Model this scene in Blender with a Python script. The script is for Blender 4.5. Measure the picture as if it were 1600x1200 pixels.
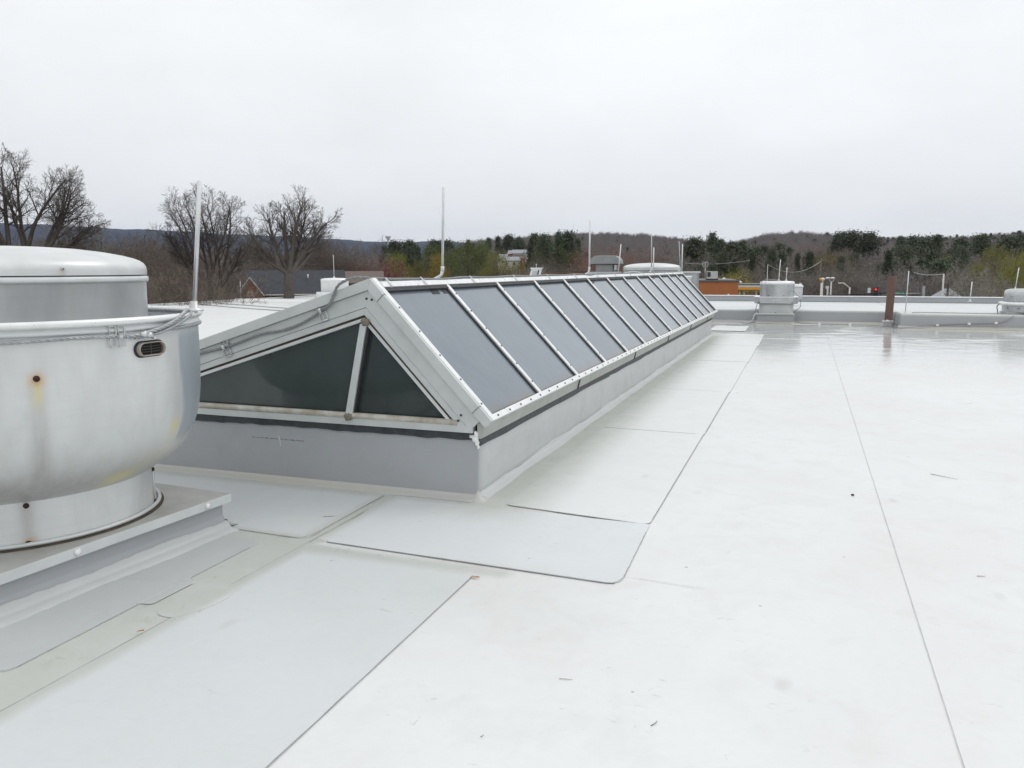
import bpy, math, random
import numpy as np
from mathutils import Vector, Matrix

# ------------------------------------------------------------------ clear
for o in list(bpy.data.objects):
    bpy.data.objects.remove(o, do_unlink=True)
SC = bpy.context.scene
COL = SC.collection
R = math.radians

# ------------------------------------------------------------------ camera
CAM = Vector((2.0856, -5.3185, 1.6886))
F_PX, PITCH, YAW, ROLL = 1259.8, R(8.1027), R(19.8566), R(-0.1793)
cd = bpy.data.cameras.new("camera")
cam = bpy.data.objects.new("camera", cd)
COL.objects.link(cam)
SC.camera = cam
cd.sensor_width = 36.0
cd.lens = 36.0 * F_PX / 1600.0
cd.clip_start = 0.05
cd.clip_end = 20000.0
fw = Vector((-math.sin(YAW) * math.cos(PITCH), math.cos(YAW) * math.cos(PITCH), -math.sin(PITCH)))
r0 = Vector((math.cos(YAW), math.sin(YAW), 0))
u0 = r0.cross(fw)
rt = math.cos(ROLL) * r0 + math.sin(ROLL) * u0
up = -math.sin(ROLL) * r0 + math.cos(ROLL) * u0
m = Matrix(((rt.x, up.x, -fw.x), (rt.y, up.y, -fw.y), (rt.z, up.z, -fw.z)))
cam.matrix_world = Matrix.Translation(CAM) @ m.to_4x4()

# ------------------------------------------------------------------ sky and sun (overcast)
SUN_EL, SUN_AZ = R(52), R(38)          # azimuth from +Y towards +X
world = bpy.data.worlds.new("World")
SC.world = world
world.use_nodes = True
nt = world.node_tree
nt.nodes.clear()
N = nt.nodes.new
out = N("ShaderNodeOutputWorld"); bg = N("ShaderNodeBackground")
sky = N("ShaderNodeTexSky"); sky.sky_type = 'NISHITA'; sky.sun_disc = False
sky.sun_elevation = SUN_EL; sky.sun_rotation = SUN_AZ
tc = N("ShaderNodeTexCoord"); sep = N("ShaderNodeSeparateXYZ")
nt.links.new(tc.outputs["Generated"], sep.inputs[0])
# overcast deck: brighter towards the zenith
m1 = N("ShaderNodeMapRange"); m1.inputs[1].default_value = 0.0; m1.inputs[2].default_value = 1.0
m1.inputs[3].default_value = 8.7; m1.inputs[4].default_value = 12.6
nt.links.new(sep.outputs["Z"], m1.inputs[0])
mp = N("ShaderNodeMapping"); mp.inputs["Scale"].default_value = (1.0, 1.0, 2.6)
nt.links.new(tc.outputs["Generated"], mp.inputs[0])
n1 = N("ShaderNodeTexNoise"); n1.inputs["Scale"].default_value = 1.7; n1.inputs["Detail"].default_value = 8; n1.inputs["Roughness"].default_value = 0.56
nt.links.new(mp.outputs[0], n1.inputs["Vector"])
m2 = N("ShaderNodeMapRange"); m2.inputs[1].default_value = 0.3; m2.inputs[2].default_value = 0.7
m2.inputs[3].default_value = 0.915; m2.inputs[4].default_value = 1.085
nt.links.new(n1.outputs[0], m2.inputs[0])
mul = N("ShaderNodeMath"); mul.operation = 'MULTIPLY'
nt.links.new(m1.outputs[0], mul.inputs[0]); nt.links.new(m2.outputs[0], mul.inputs[1])
ccol = N("ShaderNodeVectorMath"); ccol.operation = 'SCALE'; ccol.inputs[0].default_value = (0.982, 1.0, 1.008)
nt.links.new(mul.outputs[0], ccol.inputs["Scale"])
mix = N("ShaderNodeMix"); mix.data_type = 'RGBA'; mix.inputs[0].default_value = 0.95
nt.links.new(sky.outputs[0], mix.inputs[6]); nt.links.new(ccol.outputs[0], mix.inputs[7])
nt.links.new(mix.outputs[2], bg.inputs["Color"])
bg.inputs["Strength"].default_value = 0.1
nt.links.new(bg.outputs[0], out.inputs["Surface"])

sd = bpy.data.lights.new("sun", 'SUN')
sd.energy = 0.52; sd.angle = R(25); sd.color = (1.0, 0.97, 0.93)
sun = bpy.data.objects.new("sun", sd)
COL.objects.link(sun)
to_sun = Vector((math.sin(SUN_AZ) * math.cos(SUN_EL), math.cos(SUN_AZ) * math.cos(SUN_EL), math.sin(SUN_EL)))
sun.rotation_euler = to_sun.to_track_quat('Z', 'Y').to_euler()
sun.location = (0, 0, 40)

SC.view_settings.view_transform = 'Standard'
SC.view_settings.look = 'None'
SC.view_settings.exposure = 0.0
SC.view_settings.gamma = 1.0
SC.view_settings.use_curve_mapping = False

# ------------------------------------------------------------------ helpers: objects
def tag(o, label=None, cat=None, group=None, kind=None):
    if label: o["label"] = label
    if cat: o["category"] = cat
    if group: o["group"] = group
    if kind: o["kind"] = kind
    return o

def thing(name, label, cat, loc=(0, 0, 0), rz=0.0, group=None):
    o = bpy.data.objects.new(name, None)
    COL.objects.link(o)
    o.empty_display_size = 0.2
    o.location = loc
    o.rotation_euler = (0, 0, rz)
    return tag(o, label, cat, group)

class MB:
    """collects geometry, then links it as one mesh object"""
    def __init__(s): s.v = []; s.f = []; s.sm = []
    def add(s, vs, fs, smooth=False):
        b = len(s.v)
        s.v += [tuple(float(c) for c in v) for v in vs]
        s.f += [tuple(i + b for i in f) for f in fs]
        s.sm += [smooth] * len(fs)
        return s
    def box(s, x0, x1, y0, y1, z0, z1):
        return s.add([(x0,y0,z0),(x1,y0,z0),(x1,y1,z0),(x0,y1,z0),(x0,y0,z1),(x1,y0,z1),(x1,y1,z1),(x0,y1,z1)],
                     [(0,3,2,1),(4,5,6,7),(0,1,5,4),(1,2,6,5),(2,3,7,6),(3,0,4,7)])
    def prism(s, poly, a, b, axis='y', smooth=False):
        """poly: 2D loop, extruded from a to b along axis"""
        n = len(poly)
        def P(p, t):
            if axis == 'y': return (p[0], t, p[1])
            if axis == 'z': return (p[0], p[1], t)
            return (t, p[0], p[1])
        vs = [P(p, a) for p in poly] + [P(p, b) for p in poly]
        fs = [tuple(range(n))[::-1], tuple(range(n, 2*n))] + [(i, (i+1) % n, n + (i+1) % n, n + i) for i in range(n)]
        return s.add(vs, fs, smooth)
    def obox(s, c, ax, ay, az, hx, hy, hz):
        """box with centre c, unit axes and half sizes"""
        c, ax, ay, az = Vector(c), Vector(ax), Vector(ay), Vector(az)
        vs = []
        for k in (-1, 1):
            for (i, j) in ((-1,-1),(1,-1),(1,1),(-1,1)):
                vs.append(c + ax*hx*i + ay*hy*j + az*hz*k)
        return s.add(vs, [(0,3,2,1),(4,5,6,7),(0,1,5,4),(1,2,6,5),(2,3,7,6),(3,0,4,7)])
    def lathe(s, prof, n=48, c=(0, 0, 0), smooth=True, a0=0.0, close=False):
        """prof: (r, z) points; revolves round z"""
        vs = []; fs = []
        for (r, z) in prof:
            for i in range(n):
                a = a0 + 2*math.pi*i/n
                vs.append((c[0]+r*math.cos(a), c[1]+r*math.sin(a), c[2]+z))
        k = len(prof)
        rng = range(k) if close else range(k-1)
        for j in rng:
            j2 = (j+1) % k
            for i in range(n):
                i2 = (i+1) % n
                fs.append((j*n+i, j*n+i2, j2*n+i2, j2*n+i))
        return s.add(vs, fs, smooth)
    def tube(s, pts, r, n=8, smooth=True, caps=True):
        pts = [Vector(p) for p in pts]
        rad = r if isinstance(r, (list, tuple)) else [r]*len(pts)
        vs = []; fs = []
        prev = None
        for i, p in enumerate(pts):
            t = (pts[min(i+1, len(pts)-1)] - pts[max(i-1, 0)]).normalized()
            if prev is None:
                h = Vector((0,0,1)) if abs(t.z) < 0.9 else Vector((1,0,0))
                a = t.cross(h).normalized()
            else:
                a = (prev - t*prev.dot(t)).normalized()
            prev = a
            b = t.cross(a)
            for k in range(n):
                th = 2*math.pi*k/n
                vs.append(p + (a*math.cos(th) + b*math.sin(th))*rad[i])
        for i in range(len(pts)-1):
            for k in range(n):
                k2 = (k+1) % n
                fs.append((i*n+k, i*n+k2, (i+1)*n+k2, (i+1)*n+k))
        if caps:
            fs.append(tuple(range(n))[::-1]); fs.append(tuple(range((len(pts)-1)*n, len(pts)*n)))
        return s.add(vs, fs, smooth)
    def rope(s, pts, r, strands=3, pitch=0.09, n=4):
        """stranded cable along a polyline"""
        pts = resample(pts, pitch/10.0)
        L = 0.0; prev = None; fr = []
        for i, p in enumerate(pts):
            t = (pts[min(i+1, len(pts)-1)] - pts[max(i-1, 0)]).normalized()
            if prev is None:
                h = Vector((0,0,1)) if abs(t.z) < 0.9 else Vector((1,0,0))
                a = t.cross(h).normalized()
            else: a = (prev - t*prev.dot(t)).normalized()
            prev = a; fr.append((a, t.cross(a)))
        for k in range(strands):
            L = 0.0; q = []
            for i, p in enumerate(pts):
                if i: L += (pts[i]-pts[i-1]).length
                th = 2*math.pi*(L/pitch + k/strands)
                q.append(p + (fr[i][0]*math.cos(th) + fr[i][1]*math.sin(th))*r*0.52)
            s.tube(q, r*0.56, n)
        return s
    def blob(s, c, rx, ry, rz, seed=0, n=8):
        rnd = random.Random(seed)
        vs = []; fs = []
        for j in range(1, n//2+1):
            ph = math.pi*j/(n//2+1)
            for i in range(n):
                a = 2*math.pi*i/n
                w = rnd.uniform(0.7, 1.2)
                vs.append((c[0]+rx*w*math.sin(ph)*math.cos(a), c[1]+ry*w*math.sin(ph)*math.sin(a), c[2]+rz*w*math.cos(ph)))
        m_ = n//2
        for j in range(m_-1):
            for i in range(n):
                fs.append((j*n+i, (j+1)*n+i, (j+1)*n+(i+1)%n, j*n+(i+1)%n))
        fs.append(tuple(range(n))); fs.append(tuple(range((m_-1)*n, m_*n))[::-1])
        return s.add(vs, fs, True)
    def mesh(s, name, mat):
        me = bpy.data.meshes.new(name)
        me.from_pydata(s.v, [], s.f)
        me.polygons.foreach_set("use_smooth", s.sm)
        if mat: me.materials.append(mat)
        me.update()
        return me
    def build(s, name, mat, parent=None, bevel=0.0, seg=2, **kw):
        o = bpy.data.objects.new(name, s.mesh(name, mat))
        COL.objects.link(o)
        if parent: o.parent = parent
        if bevel:
            b = o.modifiers.new("bevel", 'BEVEL'); b.width = bevel; b.segments = seg
            b.limit_method = 'ANGLE'; b.angle_limit = R(35)
        if kw: tag(o, **kw)
        return o

def resample(pts, step):
    pts = [Vector(p) for p in pts]
    # Catmull-Rom through the points, then even steps
    P = [pts[0]] + pts + [pts[-1]]
    fine = []
    for i in range(1, len(P)-2):
        for k in range(24):
            t = k/24.0
            a, b, c, d = P[i-1], P[i], P[i+1], P[i+2]
            fine.append(0.5*((2*b) + (c-a)*t + (2*a-5*b+4*c-d)*t*t + (3*b-a-3*c+d)*t**3))
    fine.append(P[-1])
    outp = [fine[0]]; acc = 0.0
    for i in range(1, len(fine)):
        seg = (fine[i]-fine[i-1]).length
        acc += seg
        if acc >= step:
            outp.append(fine[i]); acc = 0.0
    if (outp[-1]-fine[-1]).length > 1e-4: outp.append(fine[-1])
    return outp

def copy_tree(o, parent=None):
    c = o.copy(); COL.objects.link(c); c.parent = parent
    for ch in list(o.children): copy_tree(ch, c)
    return c

def child_copy(o, loc):
    c = o.copy(); COL.objects.link(c); c.parent = o.parent; c.location = loc
    return c

def bearing(px):
    """unit ground direction seen at column px of the photograph"""
    k = (px-800.0)/F_PX
    d = Vector((-math.sin(YAW), math.cos(YAW), 0))/math.cos(PITCH)*1.0 + r0*k
    return d.normalized()
def spot(px, D):
    b = bearing(px)
    return Vector((CAM.x + b.x*D, CAM.y + b.y*D, 0))
def zat(py, D):
    return CAM.z + (420.6-py)/F_PX*D*0.985

# ------------------------------------------------------------------ helpers: materials
def newmat(name):
    mt = bpy.data.materials.new(name); mt.use_nodes = True
    t = mt.node_tree
    b = t.nodes["Principled BSDF"]
    return mt, t, b

def rgb(c): return (c[0], c[1], c[2], 1.0)

def noise(t, vec, scale, detail=4, rough=0.55, dist=0.0):
    n = t.nodes.new("ShaderNodeTexNoise")
    n.inputs["Scale"].default_value = scale; n.inputs["Detail"].default_value = detail
    n.inputs["Roughness"].default_value = rough; n.inputs["Distortion"].default_value = dist
    if vec is not None: t.links.new(vec, n.inputs["Vector"])
    return n.outputs["Fac"]
def ramp(t, fac, lo, hi, a=0.0, b=1.0):
    n = t.nodes.new("ShaderNodeMapRange"); n.inputs[1].default_value = lo; n.inputs[2].default_value = hi
    n.inputs[3].default_value = a; n.inputs[4].default_value = b; n.clamp = True
    t.links.new(fac, n.inputs[0]); return n.outputs[0]
def mixc(t, fac, a, b):
    n = t.nodes.new("ShaderNodeMix"); n.data_type = 'RGBA'
    if isinstance(fac, float): n.inputs[0].default_value = fac
    else: t.links.new(fac, n.inputs[0])
    for k, v in ((6, a), (7, b)):
        if isinstance(v, tuple): n.inputs[k].default_value = rgb(v)
        else: t.links.new(v, n.inputs[k])
    return n.outputs[2]
def mth(t, op, a, b):
    n = t.nodes.new("ShaderNodeMath"); n.operation = op
    for k, v in ((0, a), (1, b)):
        if isinstance(v, (int, float)): n.inputs[k].default_value = v
        else: t.links.new(v, n.inputs[k])
    return n.outputs[0]
def bump(t, b, h, strength=0.2, dist=0.01):
    n = t.nodes.new("ShaderNodeBump"); n.inputs["Strength"].default_value = strength; n.inputs["Distance"].default_value = dist
    t.links.new(h, n.inputs["Height"]); t.links.new(n.outputs[0], b.inputs["Normal"])
def pos(t):
    return t.nodes.new("ShaderNodeNewGeometry").outputs["Position"]
def objc(t):
    return t.nodes.new("ShaderNodeTexCoord").outputs["Object"]
def mapped(t, vec, sc):
    n = t.nodes.new("ShaderNodeMapping"); n.inputs["Scale"].default_value = sc
    t.links.new(vec, n.inputs[0]); return n.outputs[0]

def simple(name, c, rough=0.6, metal=0.0, var=0.15, scale=8.0, bmp=0.0, bscale=60.0, c2=None, world=False, spec=0.5):
    mt, t, b = newmat(name)
    v = pos(t) if world else objc(t)
    n = noise(t, v, scale, 5, 0.6)
    f = ramp(t, n, 0.3, 0.7)
    c_lo = c2 if c2 else tuple(x*(1-var) for x in c)
    c_hi = c if c2 else tuple(min(1, x*(1+var)) for x in c)
    t.links.new(mixc(t, f, c_lo, c_hi), b.inputs["Base Color"])
    b.inputs["Metallic"].default_value = metal
    b.inputs["Specular IOR Level"].default_value = spec
    t.links.new(ramp(t, noise(t, v, scale*2.3, 3), 0.3, 0.7, max(0.02, rough-0.07), min(1, rough+0.07)), b.inputs["Roughness"])
    if bmp: bump(t, b, noise(t, v, bscale, 4), bmp, 0.01)
    return mt

def membrane(name, base, dirt, dirt_amt, rough=0.4, wet=False, scuffs=True):
    mt, t, b = newmat(name)
    p = pos(t)
    big = noise(t, p, 0.55, 6, 0.62, 0.4)
    med = noise(t, p, 3.2, 6, 0.65, 0.6)
    fine = noise(t, p, 22.0, 5, 0.7)
    f = mth(t, 'MULTIPLY', ramp(t, big, 0.40, 0.72), dirt_amt)
    f2 = mth(t, 'MULTIPLY', ramp(t, med, 0.5, 0.78), dirt_amt*0.8)
    col = mixc(t, f, base, dirt)
    col = mixc(t, f2, col, tuple(x*0.93 for x in dirt))
    col = mixc(t, ramp(t, fine, 0.35, 0.75, 0.0, 0.10), col, tuple(x*0.72 for x in base))
    if scuffs:
        # sparse scuffs and specks, a few centimetres across
        a = noise(t, mapped(t, p, (3.5, 8.0, 4.0)), 1.9, 7, 0.72, 1.2)
        g = noise(t, p, 0.9, 2, 0.5)
        s = mth(t, 'MULTIPLY', ramp(t, a, 0.625, 0.71), ramp(t, g, 0.36, 0.55))
        col = mixc(t, mth(t, 'MULTIPLY', s, 0.5), col, (0.36, 0.35, 0.33))
        vo = t.nodes.new("ShaderNodeTexVoronoi"); vo.inputs["Scale"].default_value = 4.6; t.links.new(p, vo.inputs["Vector"])
        vp = t.nodes.new('ShaderNodeSeparateColor'); t.links.new(vo.outputs['Color'], vp.inputs[0])
        sp = mth(t, 'LESS_THAN', vo.outputs["Distance"], mth(t, 'MULTIPLY', mth(t, 'POWER', vp.outputs[0], 3.0), 0.055))
        col = mixc(t, mth(t, 'MULTIPLY', sp, 0.55), col, (0.2, 0.19, 0.18))
        vo2 = t.nodes.new("ShaderNodeTexVoronoi"); vo2.inputs["Scale"].default_value = 1.3; t.links.new(mapped(t, p, (1.6, 0.8, 1)), vo2.inputs["Vector"])
        sp2 = ramp(t, mth(t, 'ADD', vo2.outputs["Distance"], mth(t, 'MULTIPLY', fine, 0.16)), 0.10, 0.17, 1.0, 0.0)
        col = mixc(t, mth(t, 'MULTIPLY', sp2, 0.30), col, (0.42, 0.41, 0.39))
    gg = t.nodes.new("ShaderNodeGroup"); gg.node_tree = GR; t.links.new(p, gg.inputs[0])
    if scuffs:
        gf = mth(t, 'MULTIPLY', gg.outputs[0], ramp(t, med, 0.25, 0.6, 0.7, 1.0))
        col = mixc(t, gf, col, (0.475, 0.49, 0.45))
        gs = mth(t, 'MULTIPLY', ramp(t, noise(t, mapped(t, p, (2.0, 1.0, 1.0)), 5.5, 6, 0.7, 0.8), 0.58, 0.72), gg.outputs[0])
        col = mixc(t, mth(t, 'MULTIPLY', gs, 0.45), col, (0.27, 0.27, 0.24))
    t.links.new(col, b.inputs["Base Color"])
    b.inputs["Specular IOR Level"].default_value = 0.5
    if wet:
        # rain film lying in the low area by the far step
        sp_ = t.nodes.new("ShaderNodeSeparateXYZ"); t.links.new(p, sp_.inputs[0])
        far = ramp(t, sp_.outputs["Y"], 8.0, 13.5)
        w = mth(t, 'MULTIPLY', ramp(t, noise(t, mapped(t, p, (0.5, 0.9, 1)), 0.9, 5, 0.6), 0.30, 0.44), far)
        w = mth(t, 'MULTIPLY', w, ramp(t, sp_.outputs["X"], -8.0, -5.0))
        dark = mixc(t, mth(t, 'MULTIPLY', w, 0.35), col, tuple(x*0.80 for x in dirt))
        t.links.new(dark, b.inputs["Base Color"])
        rr = ramp(t, med, 0.3, 0.7, rough-0.08, rough+0.1)
        n = t.nodes.new("ShaderNodeMix"); n.data_type = 'FLOAT'
        t.links.new(w, n.inputs[0]); t.links.new(rr, n.inputs[2]); n.inputs[3].default_value = 0.055
        t.links.new(n.outputs[0], b.inputs["Roughness"])
    else:
        t.links.new(ramp(t, med, 0.3, 0.7, rough-0.08, rough+0.1), b.inputs["Roughness"])
    hh = mth(t, 'ADD', mth(t, 'MULTIPLY', noise(t, p, 1.6, 3, 0.5), 4.0), mth(t, 'MULTIPLY', fine, 0.25))
    bump(t, b, hh, 0.28, 0.012)
    return mt

# grime lying in fixed places of the roof: beside curbs, in laps, where water stands; contact shade painted in at the curb base
GR = bpy.data.node_groups.new("grime_shade", 'ShaderNodeTree')
GR.interface.new_socket("Position", in_out='INPUT', socket_type='NodeSocketVector')
GR.interface.new_socket("Fac", in_out='OUTPUT', socket_type='NodeSocketFloat')
def build_grime_shade():
    t = GR; gi = t.nodes.new("NodeGroupInput"); go = t.nodes.new("NodeGroupOutput")
    p = gi.outputs[0]
    n = t.nodes.new("ShaderNodeTexNoise"); n.inputs["Scale"].default_value = 2.6; n.inputs["Detail"].default_value = 6; n.inputs["Roughness"].default_value = 0.65
    t.links.new(p, n.inputs["Vector"])
    sub = t.nodes.new("ShaderNodeVectorMath"); sub.operation = 'SUBTRACT'; sub.inputs[1].default_value = (0.5, 0.5, 0.5)
    t.links.new(n.outputs["Color"], sub.inputs[0])
    tot = None
    # x0, x1, y0, y1, softness, amount, wobble
    Z = [(-0.3, 0.30, -0.3, 16.9, 0.22, 1.0, 0.20), (-0.3, 0.02, -0.2, 16.5, 0.10, 1.0, 0.10), (-0.9, 0.62, -1.345, -1.20, 0.05, 0.85, 0.08), (-2.0, -0.69, -6.5, -1.1, 0.035, 0.85, 0.05),  # leading zones: dirt and painted contact shade along the skylight curb
         (-5.0, 0.1, -0.16, 0.2, 0.04, 0.7, 0.07), (-0.85, -0.70, -1.25, 0.0, 0.05, 0.85, 0.05), (0.5, 2.5, 15.0, 21.5, 0.9, 0.55, 1.2),
         (1.3, 12.0, 13.6, 14.3, 0.35, 0.50, 0.9), (1.0, 20.0, 19.2, 21.6, 0.5, 0.65, 0.8), (4.3, 12.0, 15.5, 20.5, 1.4, 0.30, 1.5), (0.3, 1.1, -1.9, -1.25, 0.25, 0.30, 0.5)]
    for (x0, x1, y0, y1, so, am, wob) in Z:
        ad = t.nodes.new("ShaderNodeVectorMath"); ad.operation = 'MULTIPLY_ADD'; ad.inputs[1].default_value = (wob, wob, 0)
        t.links.new(sub.outputs[0], ad.inputs[0]); t.links.new(p, ad.inputs[2])
        sp = t.nodes.new("ShaderNodeSeparateXYZ"); t.links.new(ad.outputs[0], sp.inputs[0])
        v = None
        for ch, a, b_ in (("X", x0, x1), ("Y", y0, y1)):
            r1 = ramp(t, sp.outputs[ch], a-so, a+so); r2 = ramp(t, sp.outputs[ch], b_-so, b_+so, 1.0, 0.0)
            w = mth(t, 'MULTIPLY', r1, r2); v = w if v is None else mth(t, 'MULTIPLY', v, w)
        v = mth(t, 'MULTIPLY', v, am)
        tot = v if tot is None else mth(t, 'MAXIMUM', tot, v)
    t.links.new(tot, go.inputs[0])
build_grime_shade()
M = {}
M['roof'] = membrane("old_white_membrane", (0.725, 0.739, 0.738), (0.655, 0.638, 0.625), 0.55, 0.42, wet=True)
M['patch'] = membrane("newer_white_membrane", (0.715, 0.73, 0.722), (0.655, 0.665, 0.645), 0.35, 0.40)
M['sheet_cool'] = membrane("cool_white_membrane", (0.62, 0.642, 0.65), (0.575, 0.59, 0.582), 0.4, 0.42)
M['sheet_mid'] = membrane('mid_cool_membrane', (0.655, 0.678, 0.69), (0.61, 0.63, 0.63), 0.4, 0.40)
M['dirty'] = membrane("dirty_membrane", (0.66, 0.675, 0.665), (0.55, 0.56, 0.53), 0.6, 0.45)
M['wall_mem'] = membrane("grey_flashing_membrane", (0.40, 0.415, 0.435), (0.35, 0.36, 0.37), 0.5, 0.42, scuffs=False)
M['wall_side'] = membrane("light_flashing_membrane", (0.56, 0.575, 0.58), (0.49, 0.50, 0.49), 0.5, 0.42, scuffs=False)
M['weld'] = membrane("weld_strip_membrane", (0.50, 0.505, 0.495), (0.50, 0.47, 0.33), 0.55, 0.4, scuffs=False)
M['foot'] = membrane('mid_grey_membrane', (0.50, 0.518, 0.52), (0.45, 0.46, 0.45), 0.5, 0.42, scuffs=False)
M['repair'] = membrane("repair_membrane", (0.72, 0.715, 0.70), (0.62, 0.61, 0.585), 0.6, 0.4)
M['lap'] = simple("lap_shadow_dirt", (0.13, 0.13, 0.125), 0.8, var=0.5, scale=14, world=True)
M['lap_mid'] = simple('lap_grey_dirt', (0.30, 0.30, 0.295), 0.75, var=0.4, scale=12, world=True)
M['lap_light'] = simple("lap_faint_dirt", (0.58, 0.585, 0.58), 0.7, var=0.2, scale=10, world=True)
M['alu_white'] = simple("weathered_white_aluminium", (0.63, 0.655, 0.655), 0.38, 0.25, 0.07, 5, world=True)
M['alu_face'] = simple("grey_white_aluminium_face", (0.55, 0.575, 0.57), 0.42, 0.15, 0.08, 4, world=True)
M['alu_green'] = simple("oxidised_aluminium", (0.46, 0.48, 0.455), 0.5, 0.15, 0.14, 6, world=True, c2=(0.38, 0.39, 0.355))
M['alu_bright'] = simple("bright_aluminium_cap", (0.80, 0.81, 0.81), 0.33, 0.45, 0.06, 9, world=True)
M['alu_dirty'] = simple("dirty_sill_aluminium", (0.58, 0.58, 0.54), 0.5, 0.1, 0.1, 9, world=True, c2=(0.34, 0.30, 0.23))
M['gasket'] = simple("black_gasket", (0.028, 0.03, 0.034), 0.6, 0, 0.3, 20, world=True)
M['gasket_rust'] = simple("stained_gasket", (0.10, 0.07, 0.04), 0.7, 0, 0.4, 12, world=True, c2=(0.03, 0.028, 0.025))
M['band'] = simple("black_underlayment", (0.045, 0.05, 0.055), 0.55, 0, 0.35, 12, world=True)
M['screw'] = simple("dark_screw_head", (0.06, 0.06, 0.06), 0.5, 0.6, 0.3, 30)
M['sealant'] = simple("white_sealant", (0.82, 0.82, 0.80), 0.5, 0, 0.06, 30)
M['plate'] = simple('dull_zinc_plate', (0.47, 0.47, 0.45), 0.5, 0.3, 0.1, 6, c2=(0.38, 0.375, 0.35))
M['putty'] = simple("old_sealant_plug", (0.21, 0.19, 0.15), 0.8, 0, 0.3, 60, bmp=0.6, bscale=120)
M['rope'] = simple("aluminium_conductor", (0.27, 0.28, 0.29), 0.5, 0.5, 0.15, 25)
M['rope_light'] = simple('clean_aluminium_conductor', (0.42, 0.435, 0.45), 0.42, 0.5, 0.15, 25)
M['rod'] = simple("aluminium_rod", (0.66, 0.67, 0.68), 0.35, 0.7, 0.08, 10)
M['rod_grey'] = simple("dull_aluminium_rod", (0.45, 0.47, 0.47), 0.45, 0.5, 0.08, 10)
M['clip'] = simple("cast_clip", (0.62, 0.63, 0.63), 0.4, 0.6, 0.08, 20)
M['alu_rust'] = simple('rust_stained_aluminium', (0.46, 0.45, 0.41), 0.5, 0.2, 0.1, 9, c2=(0.22, 0.14, 0.08))
M['slat'] = simple('dark_slat', (0.055, 0.055, 0.05), 0.6)
M['rust'] = simple("rusty_bolt", (0.07, 0.03, 0.018), 0.8, 0.1, 0.5, 60, c2=(0.02, 0.014, 0.012))
M['dark'] = simple("dark_cavity", (0.02, 0.02, 0.02), 0.8, 0, 0.2, 8)
M['galv'] = simple("galvanised_hood", (0.27, 0.285, 0.285), 0.5, 0.3, 0.1, 5)
M['whitemetal'] = simple("white_painted_metal", (0.72, 0.73, 0.73), 0.45, 0, 0.06, 5)
M['lightmetal'] = simple("light_grey_metal", (0.50, 0.515, 0.525), 0.32, 0.75, 0.07, 4)

# glass of the sloped roof: dusty tinted panes mirroring the cloud deck
def glass_mat(name, c, rough, dust, spec=0.5, coat=0.0):
    mt, t, b = newmat(name)
    p = pos(t)
    d1 = noise(t, p, 1.3, 6, 0.6, 0.5)
    d2 = noise(t, mapped(t, p, (1, 6, 1)), 3.5, 5, 0.7)
    f = mth(t, 'ADD', ramp(t, d1, 0.3, 0.75, 0.0, dust), ramp(t, d2, 0.5, 0.85, 0.0, dust*0.5))
    col = mixc(t, f, c, (0.33, 0.365, 0.40))
    sz = t.nodes.new("ShaderNodeSeparateXYZ"); t.links.new(p, sz.inputs[0])
    low = mth(t, 'MULTIPLY', ramp(t, sz.outputs["Z"], 0.645, 0.70, 1.0, 0.0), ramp(t, noise(t, p, 5.0, 5, 0.7), 0.35, 0.65))
    col = mixc(t, mth(t, 'MULTIPLY', low, 0.65 if dust > 0.1 else 0.0), col, (0.24, 0.20, 0.15))
    oi = t.nodes.new("ShaderNodeObjectInfo"); hs = t.nodes.new("ShaderNodeHueSaturation")
    t.links.new(ramp(t, oi.outputs["Random"], 0, 1, 0.88, 1.12), hs.inputs["Value"])
    t.links.new(col, hs.inputs["Color"]); t.links.new(hs.outputs[0], b.inputs["Base Color"])
    t.links.new(ramp(t, d1, 0.3, 0.7, rough*0.8, rough*1.4), b.inputs["Roughness"])
    b.inputs["Specular IOR Level"].default_value = spec
    b.inputs["Coat Weight"].default_value = coat
    b.inputs["Coat Roughness"].default_value = 0.04
    bump(t, b, noise(t, p, 0.9, 2, 0.5), 0.04, 0.02)
    return mt
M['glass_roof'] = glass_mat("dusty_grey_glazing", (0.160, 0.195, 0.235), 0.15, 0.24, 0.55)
M['glass_gable'] = glass_mat("dark_tinted_glass", (0.034, 0.046, 0.045), 0.05, 0.05, 0.5)

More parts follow.
